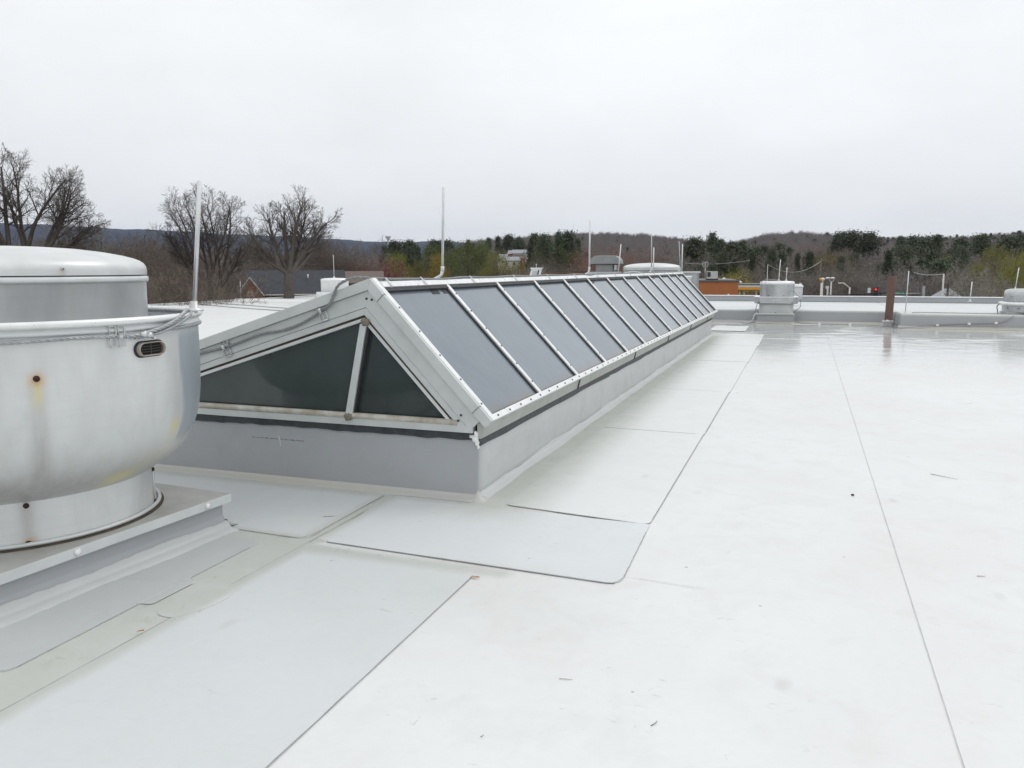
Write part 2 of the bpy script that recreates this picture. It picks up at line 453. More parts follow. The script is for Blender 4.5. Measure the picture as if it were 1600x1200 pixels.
# bare metal of the fan, stain mask stored on the mesh (r grey streak, g rust, b yellow)
def fan_mat(name, base, rough, metal):
    mt, t, b = newmat(name)
    p = objc(t)
    at = t.nodes.new("ShaderNodeAttribute"); at.attribute_name = "stain"
    sp = t.nodes.new("ShaderNodeSeparateColor"); t.links.new(at.outputs["Color"], sp.inputs[0])
    n1 = noise(t, mapped(t, p, (1, 1, 0.45)), 3.0, 6, 0.6, 0.4)
    n2 = noise(t, mapped(t, p, (5, 5, 0.7)), 4.0, 6, 0.65)
    n3 = noise(t, p, 45, 4, 0.7)
    sp3 = noise(t, mapped(t, p, (1.2, 1.2, 34.0)), 2.2, 5, 0.6)
    col = mixc(t, ramp(t, n1, 0.36, 0.66), tuple(x*0.88 for x in base), tuple(min(0.9, x*1.05) for x in base))
    col = mixc(t, ramp(t, sp3, 0.4, 0.7, 0.0, 0.12), col, (0.52, 0.53, 0.52))
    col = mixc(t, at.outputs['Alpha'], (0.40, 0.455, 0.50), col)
    col = mixc(t, ramp(t, n2, 0.52, 0.8, 0.0, 0.35), col, (0.60, 0.60, 0.56))
    col = mixc(t, ramp(t, n3, 0.62, 0.8, 0.0, 0.25), col, (0.5, 0.5, 0.48))
    k = mth(t, 'MULTIPLY', sp.outputs[0], ramp(t, n2, 0.2, 0.6, 0.6, 1.0))
    col = mixc(t, mth(t, 'MULTIPLY', k, 0.75), col, (0.34, 0.34, 0.325))
    col = mixc(t, mth(t, 'MULTIPLY', sp.outputs[2], 0.8), col, (0.66, 0.60, 0.30))
    col = mixc(t, sp.outputs[1], col, (0.55, 0.30, 0.06))
    t.links.new(col, b.inputs["Base Color"])
    b.inputs["Metallic"].default_value = metal
    mm = mth(t, 'MULTIPLY', ramp(t, mth(t, 'ADD', mth(t, 'ADD', sp.outputs[0], sp.outputs[1]), sp.outputs[2]), 0.0, 1.0, 1.0, 0.25), metal)
    t.links.new(mm, b.inputs["Metallic"])
    t.links.new(ramp(t, n1, 0.3, 0.7, rough-0.07, rough+0.1), b.inputs["Roughness"])
    bump(t, b, mth(t, 'ADD', mth(t, 'MULTIPLY', noise(t, p, 3.0, 2, 0.5), 5.0), mth(t, 'MULTIPLY', n3, 0.15)), 0.25, 0.008)
    return mt
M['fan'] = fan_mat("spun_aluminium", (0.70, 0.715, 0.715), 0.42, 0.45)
M['fan_in'] = simple("inner_fan_metal", (0.55, 0.58, 0.62), 0.4, 0.6, 0.12, 3)

# ------------------------------------------------------------------ ROOF (setting)
GZ = -5.5
roof = MB()
# main deck with its thickness, wide at the left where the wing reaches further back
roof.box(-27.0, 26.0, -14.0, 21.4, GZ+0.02, 0.0)
roof.box(-27.0, -10.0, 21.4, 44.0, GZ+0.02, 0.0)
ROOF = roof.build("roof", M['roof'], kind='structure')

def rounded(poly, rads, n=6):
    out_ = []
    k = len(poly)
    for i in range(k):
        p0, p, p1 = Vector(poly[i-1]), Vector(poly[i]), Vector(poly[(i+1) % k])
        r = rads[i]
        if r <= 0: out_.append((p.x, p.y)); continue
        a = (p0-p).normalized(); b_ = (p1-p).normalized()
        A = p + a*r; B = p + b_*r
        for j in range(n+1):
            t = j/n
            q = (1-t)**2*A + 2*t*(1-t)*p + t*t*B
            out_.append((q.x, q.y))
    return out_

def sheet(name, poly, z, mat, rads=None, th=0.003, lines=(), lw=0.0045, lmat='lap'):
    poly2 = rounded(poly, rads) if rads else list(poly)
    o = MB().prism(poly2, z-th, z, 'z').build(name, mat, ROOF)
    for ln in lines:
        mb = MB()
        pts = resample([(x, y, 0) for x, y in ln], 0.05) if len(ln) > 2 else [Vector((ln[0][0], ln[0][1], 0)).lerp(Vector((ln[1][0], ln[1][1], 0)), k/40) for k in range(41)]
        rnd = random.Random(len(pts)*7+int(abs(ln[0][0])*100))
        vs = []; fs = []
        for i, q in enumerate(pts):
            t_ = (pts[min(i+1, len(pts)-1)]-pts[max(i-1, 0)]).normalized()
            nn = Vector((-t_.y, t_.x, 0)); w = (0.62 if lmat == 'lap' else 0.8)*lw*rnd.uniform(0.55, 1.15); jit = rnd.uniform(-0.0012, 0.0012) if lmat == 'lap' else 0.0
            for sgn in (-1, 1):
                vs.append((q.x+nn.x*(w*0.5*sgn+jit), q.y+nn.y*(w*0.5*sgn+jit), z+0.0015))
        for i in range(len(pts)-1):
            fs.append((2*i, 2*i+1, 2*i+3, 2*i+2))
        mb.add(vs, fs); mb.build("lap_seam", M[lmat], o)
    return o

# sheets of the old roof on the right of the patch row
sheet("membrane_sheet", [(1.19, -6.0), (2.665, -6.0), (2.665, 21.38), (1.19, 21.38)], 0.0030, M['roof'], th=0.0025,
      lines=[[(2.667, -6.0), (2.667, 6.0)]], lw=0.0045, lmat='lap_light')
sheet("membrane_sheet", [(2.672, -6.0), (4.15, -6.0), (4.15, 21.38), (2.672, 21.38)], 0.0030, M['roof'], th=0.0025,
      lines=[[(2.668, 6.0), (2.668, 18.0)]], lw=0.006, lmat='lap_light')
sheet("flashing_strip", [(-0.14, -0.16), (0.50, -0.16), (0.50, 16.5), (-0.12, 16.5)], 0.0025, M['dirty'], th=0.002)
sheet("flashing_strip", [(-4.4, -4.6), (-0.757, -4.6), (-0.757, 0.10), (-4.4, 0.10)], 0.0030, M['dirty'], th=0.0025)
# large cool sheet in the foreground
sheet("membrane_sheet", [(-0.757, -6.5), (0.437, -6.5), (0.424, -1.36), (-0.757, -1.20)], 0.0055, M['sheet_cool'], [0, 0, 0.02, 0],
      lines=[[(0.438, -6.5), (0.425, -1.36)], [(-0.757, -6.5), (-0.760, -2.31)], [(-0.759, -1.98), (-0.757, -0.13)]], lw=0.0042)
# tongue beside the exhaust fan and the sheet round its curb
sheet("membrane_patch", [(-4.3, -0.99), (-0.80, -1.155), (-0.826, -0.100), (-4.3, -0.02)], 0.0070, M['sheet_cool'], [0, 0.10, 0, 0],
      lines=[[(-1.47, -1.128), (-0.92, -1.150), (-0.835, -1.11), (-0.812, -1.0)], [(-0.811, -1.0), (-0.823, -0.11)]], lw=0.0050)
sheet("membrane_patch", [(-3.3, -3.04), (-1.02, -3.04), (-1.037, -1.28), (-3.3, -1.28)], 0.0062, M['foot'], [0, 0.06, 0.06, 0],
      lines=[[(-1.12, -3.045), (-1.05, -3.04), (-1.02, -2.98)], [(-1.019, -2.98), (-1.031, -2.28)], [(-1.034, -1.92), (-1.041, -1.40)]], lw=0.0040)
# patch row along the right side of the skylight
YS = [-0.06, 2.965, 6.005, 9.785, 13.06, 16.37]
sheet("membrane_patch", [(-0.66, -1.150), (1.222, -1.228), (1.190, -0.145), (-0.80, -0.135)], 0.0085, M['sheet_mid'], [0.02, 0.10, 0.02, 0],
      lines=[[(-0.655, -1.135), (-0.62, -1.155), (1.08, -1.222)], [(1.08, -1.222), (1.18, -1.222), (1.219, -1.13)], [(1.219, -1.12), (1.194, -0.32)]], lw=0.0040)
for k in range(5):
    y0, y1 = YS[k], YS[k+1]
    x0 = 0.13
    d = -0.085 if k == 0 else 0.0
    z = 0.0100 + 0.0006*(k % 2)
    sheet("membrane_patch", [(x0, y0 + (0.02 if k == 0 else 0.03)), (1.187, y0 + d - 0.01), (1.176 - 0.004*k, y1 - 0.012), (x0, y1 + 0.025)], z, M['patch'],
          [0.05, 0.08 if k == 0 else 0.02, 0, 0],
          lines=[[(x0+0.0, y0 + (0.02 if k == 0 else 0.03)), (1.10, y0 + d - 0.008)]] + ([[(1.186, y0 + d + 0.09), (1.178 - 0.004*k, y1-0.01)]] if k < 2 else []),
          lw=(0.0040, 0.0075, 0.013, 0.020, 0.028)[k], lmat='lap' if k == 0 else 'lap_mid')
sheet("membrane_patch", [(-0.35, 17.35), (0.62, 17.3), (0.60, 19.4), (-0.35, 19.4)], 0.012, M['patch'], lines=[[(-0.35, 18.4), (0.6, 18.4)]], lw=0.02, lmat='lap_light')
sheet("membrane_patch", [(1.75, 20.3), (2.55, 20.3), (2.5, 20.95), (1.7, 20.95)], 0.012, M['patch'])
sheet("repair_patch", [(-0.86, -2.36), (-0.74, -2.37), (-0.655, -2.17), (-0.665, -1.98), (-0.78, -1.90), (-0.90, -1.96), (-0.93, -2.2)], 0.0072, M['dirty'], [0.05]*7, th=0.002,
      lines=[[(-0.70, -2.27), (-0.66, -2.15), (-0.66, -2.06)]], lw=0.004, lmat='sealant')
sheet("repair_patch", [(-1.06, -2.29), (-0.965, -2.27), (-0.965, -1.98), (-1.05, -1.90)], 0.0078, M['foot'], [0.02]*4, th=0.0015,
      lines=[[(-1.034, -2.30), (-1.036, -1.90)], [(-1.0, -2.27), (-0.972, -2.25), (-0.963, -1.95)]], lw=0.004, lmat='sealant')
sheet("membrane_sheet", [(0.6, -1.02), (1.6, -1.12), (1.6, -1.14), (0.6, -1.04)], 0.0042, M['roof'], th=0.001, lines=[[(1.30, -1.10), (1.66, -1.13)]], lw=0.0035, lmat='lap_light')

# far step: a grey wall .4 m high, roof strip behind it, low parapet at the end
ZS = 0.40
MB().box(-9.0, 4.70, 21.40, 30.0, GZ, ZS).build("raised_roof", M['sheet_cool'], ROOF, bevel=0.03)
MB().box(4.70, 26.0, 20.00, 30.0, GZ, ZS+0.002).build("raised_roof", M['sheet_cool'], ROOF, bevel=0.03)
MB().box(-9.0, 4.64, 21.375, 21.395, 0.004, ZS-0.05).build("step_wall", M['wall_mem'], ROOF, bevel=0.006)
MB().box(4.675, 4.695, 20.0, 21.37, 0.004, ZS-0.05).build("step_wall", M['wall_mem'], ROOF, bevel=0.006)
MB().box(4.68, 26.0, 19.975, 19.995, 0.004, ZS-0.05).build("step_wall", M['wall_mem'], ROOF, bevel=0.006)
MB().prism([(19.80, 0.003), (19.97, 0.003), (19.97, 0.07)], 4.62, 26.0, 'x').build("cant_strip", M['weld'], ROOF)
MB().prism([(21.20, 0.003), (21.37, 0.003), (21.37, 0.07)], -9.0, 4.60, 'x').build("cant_strip", M['weld'], ROOF)
# rear parapet
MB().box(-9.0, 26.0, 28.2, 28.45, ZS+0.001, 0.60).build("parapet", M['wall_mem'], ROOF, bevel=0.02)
MB().box(-9.0, 26.0, 28.16, 28.50, 0.60, 0.63).build("coping", M['alu_bright'], ROOF, bevel=0.008)
# seams lying on the raised strip
for (a, b_) in (((-0.8, 22.3), (2.0, 24.9)), ((6.2, 21.6), (8.3, 25.5))):
    dd = (Vector(b_)-Vector(a)).normalized(); nn = Vector((-dd.y, dd.x))*0.05
    MB().prism([(a[0]-nn.x, a[1]-nn.y), (b_[0]-nn.x, b_[1]-nn.y), (b_[0]+nn.x, b_[1]+nn.y), (a[0]+nn.x, a[1]+nn.y)], ZS+0.001, ZS+0.005, 'z').build("lap_strip", M['patch'], ROOF)
# left wing: low edge and a low cross curb
MB().box(-27.25, -27.0, -14.0, 44.0, GZ+0.02, 0.10).build("roof_edge", M['alu_face'], ROOF, bevel=0.02)
MB().prism([(30.7, 0.002), (31.4, 0.002), (31.2, 0.15), (30.95, 0.15)], -26.98, -10.0, 'x').build("cross_curb", M['patch'], ROOF, bevel=0.02)
MB().prism([(-26.99, 31.42), (-10.0, 31.42), (-10.0, 43.9), (-26.99, 43.9)], 0.003, 0.02, 'z').build("membrane_sheet", M['wall_side'], ROOF)
MB().box(-27.0, -10.0, 44.0, 44.25, GZ+0.02, 0.12).build("roof_edge", M['alu_face'], ROOF, bevel=0.02)
# building walls are out of sight below the edge; brick faces all the same
M['brick_far'] = simple("brown_brick", (0.22, 0.10, 0.06), 0.85, 0, 0.2, 3, world=True)

# ------------------------------------------------------------------ SKYLIGHT
AX, AZ = -0.93, 1.625                     # apex of the gable
dR = Vector((0.687, 0, -0.727)); nR = Vector((0.727, 0, 0.687)); LR = 1.392
sl = 0.313
dL = Vector((-1, 0, -sl)).normalized(); nL = Vector((-sl, 0, 1)).normalized(); LL = 3.36
# mitre line at the apex: offset o inward
def off(side, s_, o_):
    d_, n_ = (dR, nR) if side > 0 else (dL, nL)
    p = Vector((AX, 0, AZ)) + d_*s_ - n_*o_
    return (p.x, p.z)
def mit(o_):
    # intersection of both offset lines
    a1 = Vector((AX, AZ)) - Vector((nR.x, nR.z))*o_; d1 = Vector((dR.x, dR.z))
    a2 = Vector((AX, AZ)) - Vector((nL.x, nL.z))*o_; d2 = Vector((dL.x, dL.z))
    den = d1.x*d2.y - d1.y*d2.x
    w = a2-a1
    t = (w.x*d2.y - w.y*d2.x)/den
    q = a1 + d1*t
    return (q.x, q.y)
def clipz(poly, z0):
    o_ = []
    for i in range(len(poly)):
        a, b_ = poly[i], poly[(i+1) % len(poly)]
        if a[1] >= z0: o_.append(a)
        if (a[1] >= z0) != (b_[1] >= z0):
            t = (z0-a[1])/(b_[1]-a[1]); o_.append((a[0]+(b_[0]-a[0])*t, z0))
    return o_
def band_poly(side, o1, o2, end, zc=None):
    p = [mit(o1), off(side, end, o1), off(side, end, o2), mit(o2)]
    if zc is not None: p = clipz(p, zc)
    return p
SK = thing("skylight", "long ridged skylight with grey glass panes in white aluminium bars on a low membrane curb", "skylight", (0, 0, 0))
YN, YF = -0.04, 15.89
W = 1.2192
SX0 = -4.14
# curb
cb = MB()
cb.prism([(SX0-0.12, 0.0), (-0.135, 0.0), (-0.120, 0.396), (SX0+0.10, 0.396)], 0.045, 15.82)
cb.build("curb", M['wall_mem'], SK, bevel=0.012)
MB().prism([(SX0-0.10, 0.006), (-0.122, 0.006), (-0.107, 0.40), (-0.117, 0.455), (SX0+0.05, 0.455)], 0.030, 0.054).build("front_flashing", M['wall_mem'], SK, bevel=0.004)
# right-hand face of the curb: lighter sheet with lap joints
vs = []; fs = []
rnd = random.Random(5)
ny, nz = 120, 5
for i in range(ny+1):
    y = 0.05 + (15.83-0.05)*i/ny
    for j in range(nz+1):
        z = 0.004 + 0.396*j/nz
        wob = 0.004*math.sin(y*2.1+j)+0.003*math.sin(y*5.3+j*2)
        vs.append((-0.131+0.017*j/nz+0.006+wob*(0.4 if j in (0, nz) else 1), y, z))
for i in range(ny):
    for j in range(nz):
        a = i*(nz+1)+j
        fs.append((a, a+nz+1, a+nz+2, a+1))
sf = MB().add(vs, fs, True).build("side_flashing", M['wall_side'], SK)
s_ = sf.modifiers.new("solid", 'SOLIDIFY'); s_.thickness = 0.004; s_.offset = -1
# cant / welded strip at the base
def wavy_strip(p0, p1, nrm, h, w, name, mat, seed, amp=0.012):
    rnd = random.Random(seed)
    p0, p1, nrm = Vector(p0), Vector(p1), Vector(nrm)
    n = 90; vs = []; fs = []; ph = rnd.random()*6
    for i in range(n+1):
        t = i/n; p = p0.lerp(p1, t); L = (p1-p0).length*t
        a = amp*(math.sin(L*3.1+ph)+0.6*math.sin(L*8.7+ph*2)+0.4*rnd.uniform(-1, 1))
        for (q, zz) in ((0.006, h+a), (0.016, h*0.6), (0.035, h*0.22), (w+a*0.6, 0.006), (w+a*0.6+0.006, 0.0)):
            vs.append(p + nrm*q + Vector((0, 0, zz)))
    for i in range(n):
        for k in range(4):
            a = i*5+k; fs.append((a, a+5, a+6, a+1))
    return MB().add(vs, fs, True).build(name, mat, SK)
wavy_strip((-0.133, 0.05, 0.002), (-0.133, 15.82, 0.002), (1, 0, 0), 0.055, 0.065, "base_flashing", M['wall_side'], 3)
wavy_strip((SX0-0.1, 0.05, 0.002), (-0.13, 0.045, 0.002), (0, -1, 0), 0.060, 0.085, "base_flashing", M['weld'], 4, 0.009)
MB().lathe([(0.006, 0.075), (0.018, 0.050), (0.036, 0.020), (0.078, 0.006), (0.084, 0.001)], 28, c=(-0.124, 0.044, 0)).build('corner_flashing', M['weld'], SK)
# black underlayment band above the membrane, torn lower edge
def black_band(p0, p1, nrm, z0, z1, seed):
    rnd = random.Random(seed); n = 80
    p0, p1, nrm = Vector(p0), Vector(p1), Vector(nrm)
    vs = []; fs = []; e = 0
    for i in range(n+1):
        p = p0.lerp(p1, i/n)
        e = 0.6*e + rnd.uniform(-0.005, 0.005)
        vs += [p+nrm*0.006+Vector((0, 0, z0+e)), p+nrm*0.010+Vector((0, 0, z1))]
    for i in range(n): fs.append((2*i, 2*i+2, 2*i+3, 2*i+1))
    return MB().add(vs, fs).build("underlayment_band", M['band'], SK)
black_band((SX0, 0.024, 0), (-0.12, 0.024, 0), (0, -1, 0), 0.450, 0.515, 1)
black_band((-0.112, 0.03, 0), (-0.112, 15.83, 0), (1, 0, 0), 0.398, 0.475, 2)
MB().box(SX0+0.05, -0.116, 0.046, 15.84, 0.366, 0.52).build("inner_curb", M['band'], SK)

# gable end: sill, bands, glass, mullion (and the same at the far end, plain)
ZSILL = 0.510
def gable(y0, sgn, full):
    """sgn -1: outer side faces -Y"""
    def Y(a): return y0 + sgn*a
    def ext(poly, a, b_, name, mat, bev=0.003):
        ya, yb = sorted((Y(a), Y(b_)))
        return MB().prism(poly, ya, yb).build(name, mat, SK, bevel=bev)
    for side in (1, -1):
        L_ = LR if side > 0 else LL
        ext(band_poly(side, 0.0, 0.075, L_), -0.05, 0.045, "rake_cap", M['alu_face'] if full else M['alu_white'])
        e = L_-0.065 if side > 0 else L_
        ext(band_poly(side, 0.0765, 0.188, e, 0.49), -0.06, 0.020, "rake_fascia", M['alu_face'], 0.002)
        ext(band_poly(side, 0.1905, 0.238, L_+0.3, ZSILL+0.001), -0.06, 0.016, "frame_rail", M['alu_face'], 0.002)
        ext(band_poly(side, 0.2385, 0.256, L_+0.3, 0.555), -0.06, 0.002, "glazing_gasket", M['gasket_rust'], 0)
        ext(band_poly(side, 0.2565, 0.280, L_+0.3, 0.565), -0.06, 0.012, "glazing_bead", M['alu_white'], 0.002)
    # sill
    xl = SX0+0.02
    ya, yb = sorted((Y(-0.05), Y(0.018)))
    MB().box(xl, -0.135, ya, yb, ZSILL, 0.562).build("sill", M['alu_face'], SK, bevel=0.003)
    t = MB()
    t.tube([(xl, Y(0.004), 0.588), (-0.26, Y(0.004), 0.580)], 0.024, 12)
    t.build("sill_bead", M['alu_dirty'], SK)
    # glass, one pane either side of the mullion
    g = [mit(0.275), off(1, 2.2, 0.275), off(-1, 4.2, 0.275)]
    g = clipz(g, 0.575)
    mx0, mz0, mx1, mz1 = -1.155, 0.575, -1.000, 1.33
    def cut(poly, keep):
        o_ = []
        def sd_(p):
            return ((mx1-mx0)*(p[1]-mz0)-(mz1-mz0)*(p[0]-mx0))*keep
        for i in range(len(poly)):
            a, b_ = poly[i], poly[(i+1) % len(poly)]
            sa, sb = sd_(a), sd_(b_)
            if sa >= 0: o_.append(a)
            if (sa >= 0) != (sb >= 0):
                t_ = sa/(sa-sb); o_.append((a[0]+(b_[0]-a[0])*t_, a[1]+(b_[1]-a[1])*t_))
        return o_
    ya, yb = sorted((Y(-0.045), Y(-0.030)))
    for kp in (1, -1):
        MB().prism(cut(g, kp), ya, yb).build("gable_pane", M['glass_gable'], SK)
    ya, yb = sorted((Y(-0.03), Y(0.026)))
    w_ = 0.036
    MB().prism([(mx0-w_, mz0), (mx0+w_-0.012, mz0), (mx1+w_-0.016, 1.30), (mx1-w_, 1.285)], ya, yb).build("mullion", M['alu_white'], SK, bevel=0.004)
    ya, yb = sorted((Y(-0.032), Y(0.010)))
    MB().prism([(mx0+w_-0.011, mz0), (mx0+w_+0.004, mz0), (mx1+w_+0.001, 1.27), (mx1+w_-0.015, 1.29)], ya, yb).build("mullion_gasket", M['gasket'], SK)
    if full:
        for (px_, pz_) in ((mx0-0.005, 0.573), (mx1+0.012, 1.302)):
            MB().blob((px_, Y(0.026), pz_), 0.037, 0.022, 0.030, 3, 12).build("sealant_plug", M['putty'], SK)
        sc = [(-0.975, 1.475), (-0.93, 1.468), (-0.222, 0.640), (-0.245, 0.598)]
        for (px_, pz_) in sc:
            MB().tube([(px_, Y(0.019), pz_), (px_, Y(0.026), pz_)], 0.009, 8).build("screw", M['screw'], SK)
        # cover sleeve joints of the rake cap
        for side, s0 in ((1, 0.16), (1, 1.25)):
            p = [off(side, s0, -0.002), off(side, s0+0.004, -0.002), off(side, s0+0.004, 0.0755), off(side, s0, 0.0755)]
            ya, yb = sorted((Y(-0.045), Y(0.0465)))
            MB().prism(p, ya, yb).build("cap_joint", M['gasket'], SK)
gable(0.0, -1, True)
gable(15.85, 1, False)

# sloped glass on the right, bars, caps
def slope_pt(s_, y, h):
    """h: height above the outer cap surface along the slope normal"""
    return Vector((AX, 0, AZ)) + dR*s_ + nR*h + Vector((0, y, 0))
gl_t = -0.034
S_TOP, S_BOT = 0.115, 1.345
for i in range(13):
    y0 = i*W + 0.030; y1 = (i+1)*W - 0.030
    c = slope_pt((S_TOP+S_BOT)/2, (y0+y1)/2, gl_t-0.006)
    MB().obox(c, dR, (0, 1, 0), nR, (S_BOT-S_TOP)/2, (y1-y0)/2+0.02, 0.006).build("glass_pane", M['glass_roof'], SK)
# black gaskets under the bars
gk = MB(); gk.obox(slope_pt((S_TOP+S_BOT)/2, 0, -0.030), dR, (0, 1, 0), nR, (S_BOT-S_TOP)/2+0.01, 0.047, 0.0085)
g0 = gk.build("bar_gasket", M['gasket'], SK)
g0.location = (0, W, 0)
for i in range(2, 13): child_copy(g0, (0, i*W, 0))
bm_ = MB()
prof = [(-0.026, -0.022), (0.026, -0.022), (0.026, -0.010), (0.018, -0.004), (-0.018, -0.004), (-0.026, -0.010)]
vs = []
for s_ in (S_TOP-0.035, S_BOT+0.012):
    for (yy, hh) in prof: vs.append(slope_pt(s_, yy, hh))
fs = [tuple(range(6)), tuple(range(6, 12))[::-1]] + [(i, 6+i, 6+(i+1) % 6, (i+1) % 6) for i in range(6)]
bm_.add(vs, fs)
b0 = bm_.build("glazing_bar", M['alu_bright'], SK, bevel=0.0015)
b0.location = (0, W, 0)
bars = [b0] + [child_copy(b0, (0, i*W, 0)) for i in range(2, 13)]
def slope_screw(s_, h, r=0.0075):
    a = slope_pt(s_, 0, h); return MB().tube([a, a+nR*0.005], r, 8, smooth=False)
sm_ = MB()
for k in range(6):
    t_ = slope_screw(0.20+k*0.205, -0.004); sm_.v += t_.v if False else []
    a = slope_pt(0.20+k*0.205, 0, -0.004)
    sm_.tube([a, a+nR*0.005], 0.0075, 8, smooth=False)
sme = sm_.mesh("screws", M['screw'])
for b_ in bars:
    so = bpy.data.objects.new("screw_row", sme); COL.objects.link(so); so.parent = b_; so["kind"] = "stuff"
# rake strips on the slope at both ends (bright top of the cap)
for yy in (YN+0.052, 15.85-0.012):
    st_ = MB().obox(slope_pt(LR/2, yy, 0.0015), dR, (0, 1, 0), nR, LR/2, 0.030, 0.0035).build("rake_strip", M['alu_bright'], SK, bevel=0.001)
    k_ = MB()
    for k in range(5):
        a = slope_pt(0.30+k*0.235, yy, 0.004); k_.tube([a, a+nR*0.005], 0.0075, 8, smooth=False)
    k_.build("screw_row", M['screw'], st_, kind='stuff')
    MB().obox(slope_pt((S_TOP+S_BOT)/2, yy+(0.034 if yy < 1 else -0.034), -0.024), dR, (0, 1, 0), nR, (S_BOT-S_TOP)/2, 0.012, 0.010).build("bar_gasket", M['gasket'], SK)
# ridge cap: folded sheet in lengths with cover straps
def ridge_piece(y0, y1, lift, name, mat, reach=0.088):
    zt_ = 1.600+lift
    a = [off(-1, 0.14, -0.001-lift), off(-1, 0.118, 0.0-lift), (AX-0.02, zt_), (AX+0.030, zt_), off(1, reach, -0.002-lift), off(1, reach, 0.012), (AX+0.025, 1.565), (AX-0.02, 1.565), off(-1, 0.14, 0.02)]
    return MB().prism(a, y0, y1).build(name, mat, SK, bevel=0.0015)
strap_y = []
y = YN+0.10; k = 0
while y < YF-0.1:
    y1 = min(y+2.438, YF-0.05)
    ridge_piece(y, y1-0.004, 0.0, "ridge_cap", M['alu_bright']); y = y1
for y in [0.16, 0.76, 1.81] + [3.02+1.235*i for i in range(11)]:
    ridge_piece(y, y+0.05, 0.005, "ridge_strap", M['alu_white'], 0.092); strap_y.append(float(y))
MB().obox(slope_pt(0.105, (YN+YF)/2, -0.020), dR, (0, 1, 0), nR, 0.016, (YF-YN)/2-0.04, 0.012).build("ridge_gasket", M['gasket'], SK)
# dark smears on the glass below the air terminals
for (yy, w1, w2) in ((0.92, 0.09, 0.02), (1.12, 0.06, 0.03), (6.05, 0.10, 0.03), (6.35, 0.06, 0.03), (11.1, 0.12, 0.03), (11.45, 0.08, 0.03), (15.1, 0.12, 0.03)):
    MB().obox(slope_pt(0.132+0.008*(yy % 1), yy, -0.0325), dR, (0, 1, 0), nR, w2*0.7+0.01, w1*0.75, 0.002).build("dark_smear", M['gasket'], SK, bevel=0.0)
# left slope: white standing panels out of sight from here, glass all the same
def lslope_pt(s_, y, h): return Vector((AX, 0, AZ)) + dL*s_ + nL*h + Vector((0, y, 0))
for i in range(13):
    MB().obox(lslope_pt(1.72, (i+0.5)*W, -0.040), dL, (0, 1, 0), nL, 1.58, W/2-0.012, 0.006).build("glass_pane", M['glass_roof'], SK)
lb = MB().obox(lslope_pt(1.71, 0, -0.018), dL, (0, 1, 0), nL, 1.60, 0.026, 0.010).build("glazing_bar", M['alu_bright'], SK, bevel=0.0015)
lb.location = (0, W, 0)
for i in range(2, 13): child_copy(lb, (0, i*W, 0))
MB().obox(lslope_pt(LL-0.02, (YN+YF)/2, -0.03), dL, (0, 1, 0), nL, 0.03, (YF-YN)/2-0.06, 0.03).build("eave_strip", M['alu_white'], SK, bevel=0.002)
MB().box(SX0+0.0, SX0+0.05, 0.0, 15.84, 0.42, 0.56).build("eave_fascia", M['alu_green'], SK)
# eave on the right: screwed white strip in lengths, joint covers, green-grey fascia below
jo = [YN+0.055, 0.32, 3.32, 6.3, 9.3, 12.3, 15.84]
for a, b_ in zip(jo[:-1], jo[1:]):
    MB().obox(slope_pt(LR-0.024, (a+b_)/2, -0.012), dR, (0, 1, 0), nR, 0.024, (b_-a)/2-0.003, 0.014).build("eave_strip", M['alu_bright'], SK, bevel=0.002)
for y in jo[1:-1]:
    MB().obox(slope_pt(LR-0.024, y, -0.016), dR, (0, 1, 0), nR, 0.020, 0.012, 0.014).build("strip_joint", M['gasket'], SK)
sm_ = MB()
yy = 0.12
while yy < 15.8:
    a = slope_pt(LR-0.022, yy, 0.002); sm_.tube([a, a+nR*0.005], 0.0085, 8, smooth=False); yy += 0.252
sm_.build("screw_row", M['screw'], SK, kind='stuff')
MB().obox(slope_pt(S_BOT-0.002, (YN+YF)/2, -0.026), dR, (0, 1, 0), nR, 0.010, (YF-YN)/2-0.06, 0.010).build("eave_gasket", M['gasket_rust'], SK)
fj = [0.0, 2.62, 5.55, 8.42, 11.3, 14.2, 15.84]
ex, ez = (Vector((AX, 0, AZ)) + dR*LR).x, (Vector((AX, 0, AZ)) + dR*LR).z
for a, b_ in zip(fj[:-1], fj[1:]):
    MB().prism([(-0.105, 0.480), (-0.088, 0.466), (-0.068, 0.474), (-0.044, 0.566), (ex-0.030, ez-0.022), (-0.11, 0.60)], a+0.006, b_-0.006).build("eave_fascia", M['alu_green'], SK, bevel=0.002)
for y in fj[1:-1]:
    MB().prism([(-0.09, 0.47), (-0.056, 0.474), (-0.034, 0.566), (-0.07, 0.60)], y-0.010, y+0.010).build("fascia_joint", M['gasket'], SK)
# white sealant at the near corner
b_ = MB()
b_.blob((-0.115, 0.012, 0.500), 0.022, 0.030, 0.030, 1, 10); b_.blob((-0.120, 0.012, 0.465), 0.028, 0.028, 0.028, 2, 10)
b_.blob((-0.112, 0.015, 0.435), 0.016, 0.022, 0.030, 4, 10); b_.blob((-0.150, 0.012, 0.480), 0.028, 0.016, 0.014, 5, 10)
b_.blob((-0.104, 0.018, 0.405), 0.009, 0.014, 0.022, 7, 8)
b_.build("corner_sealant", M['sealant'], SK)
MB().blob((-0.215, 0.0, 0.520), 0.022, 0.008, 0.012, 9, 8).build("sealant_dab", M['sealant'], SK)
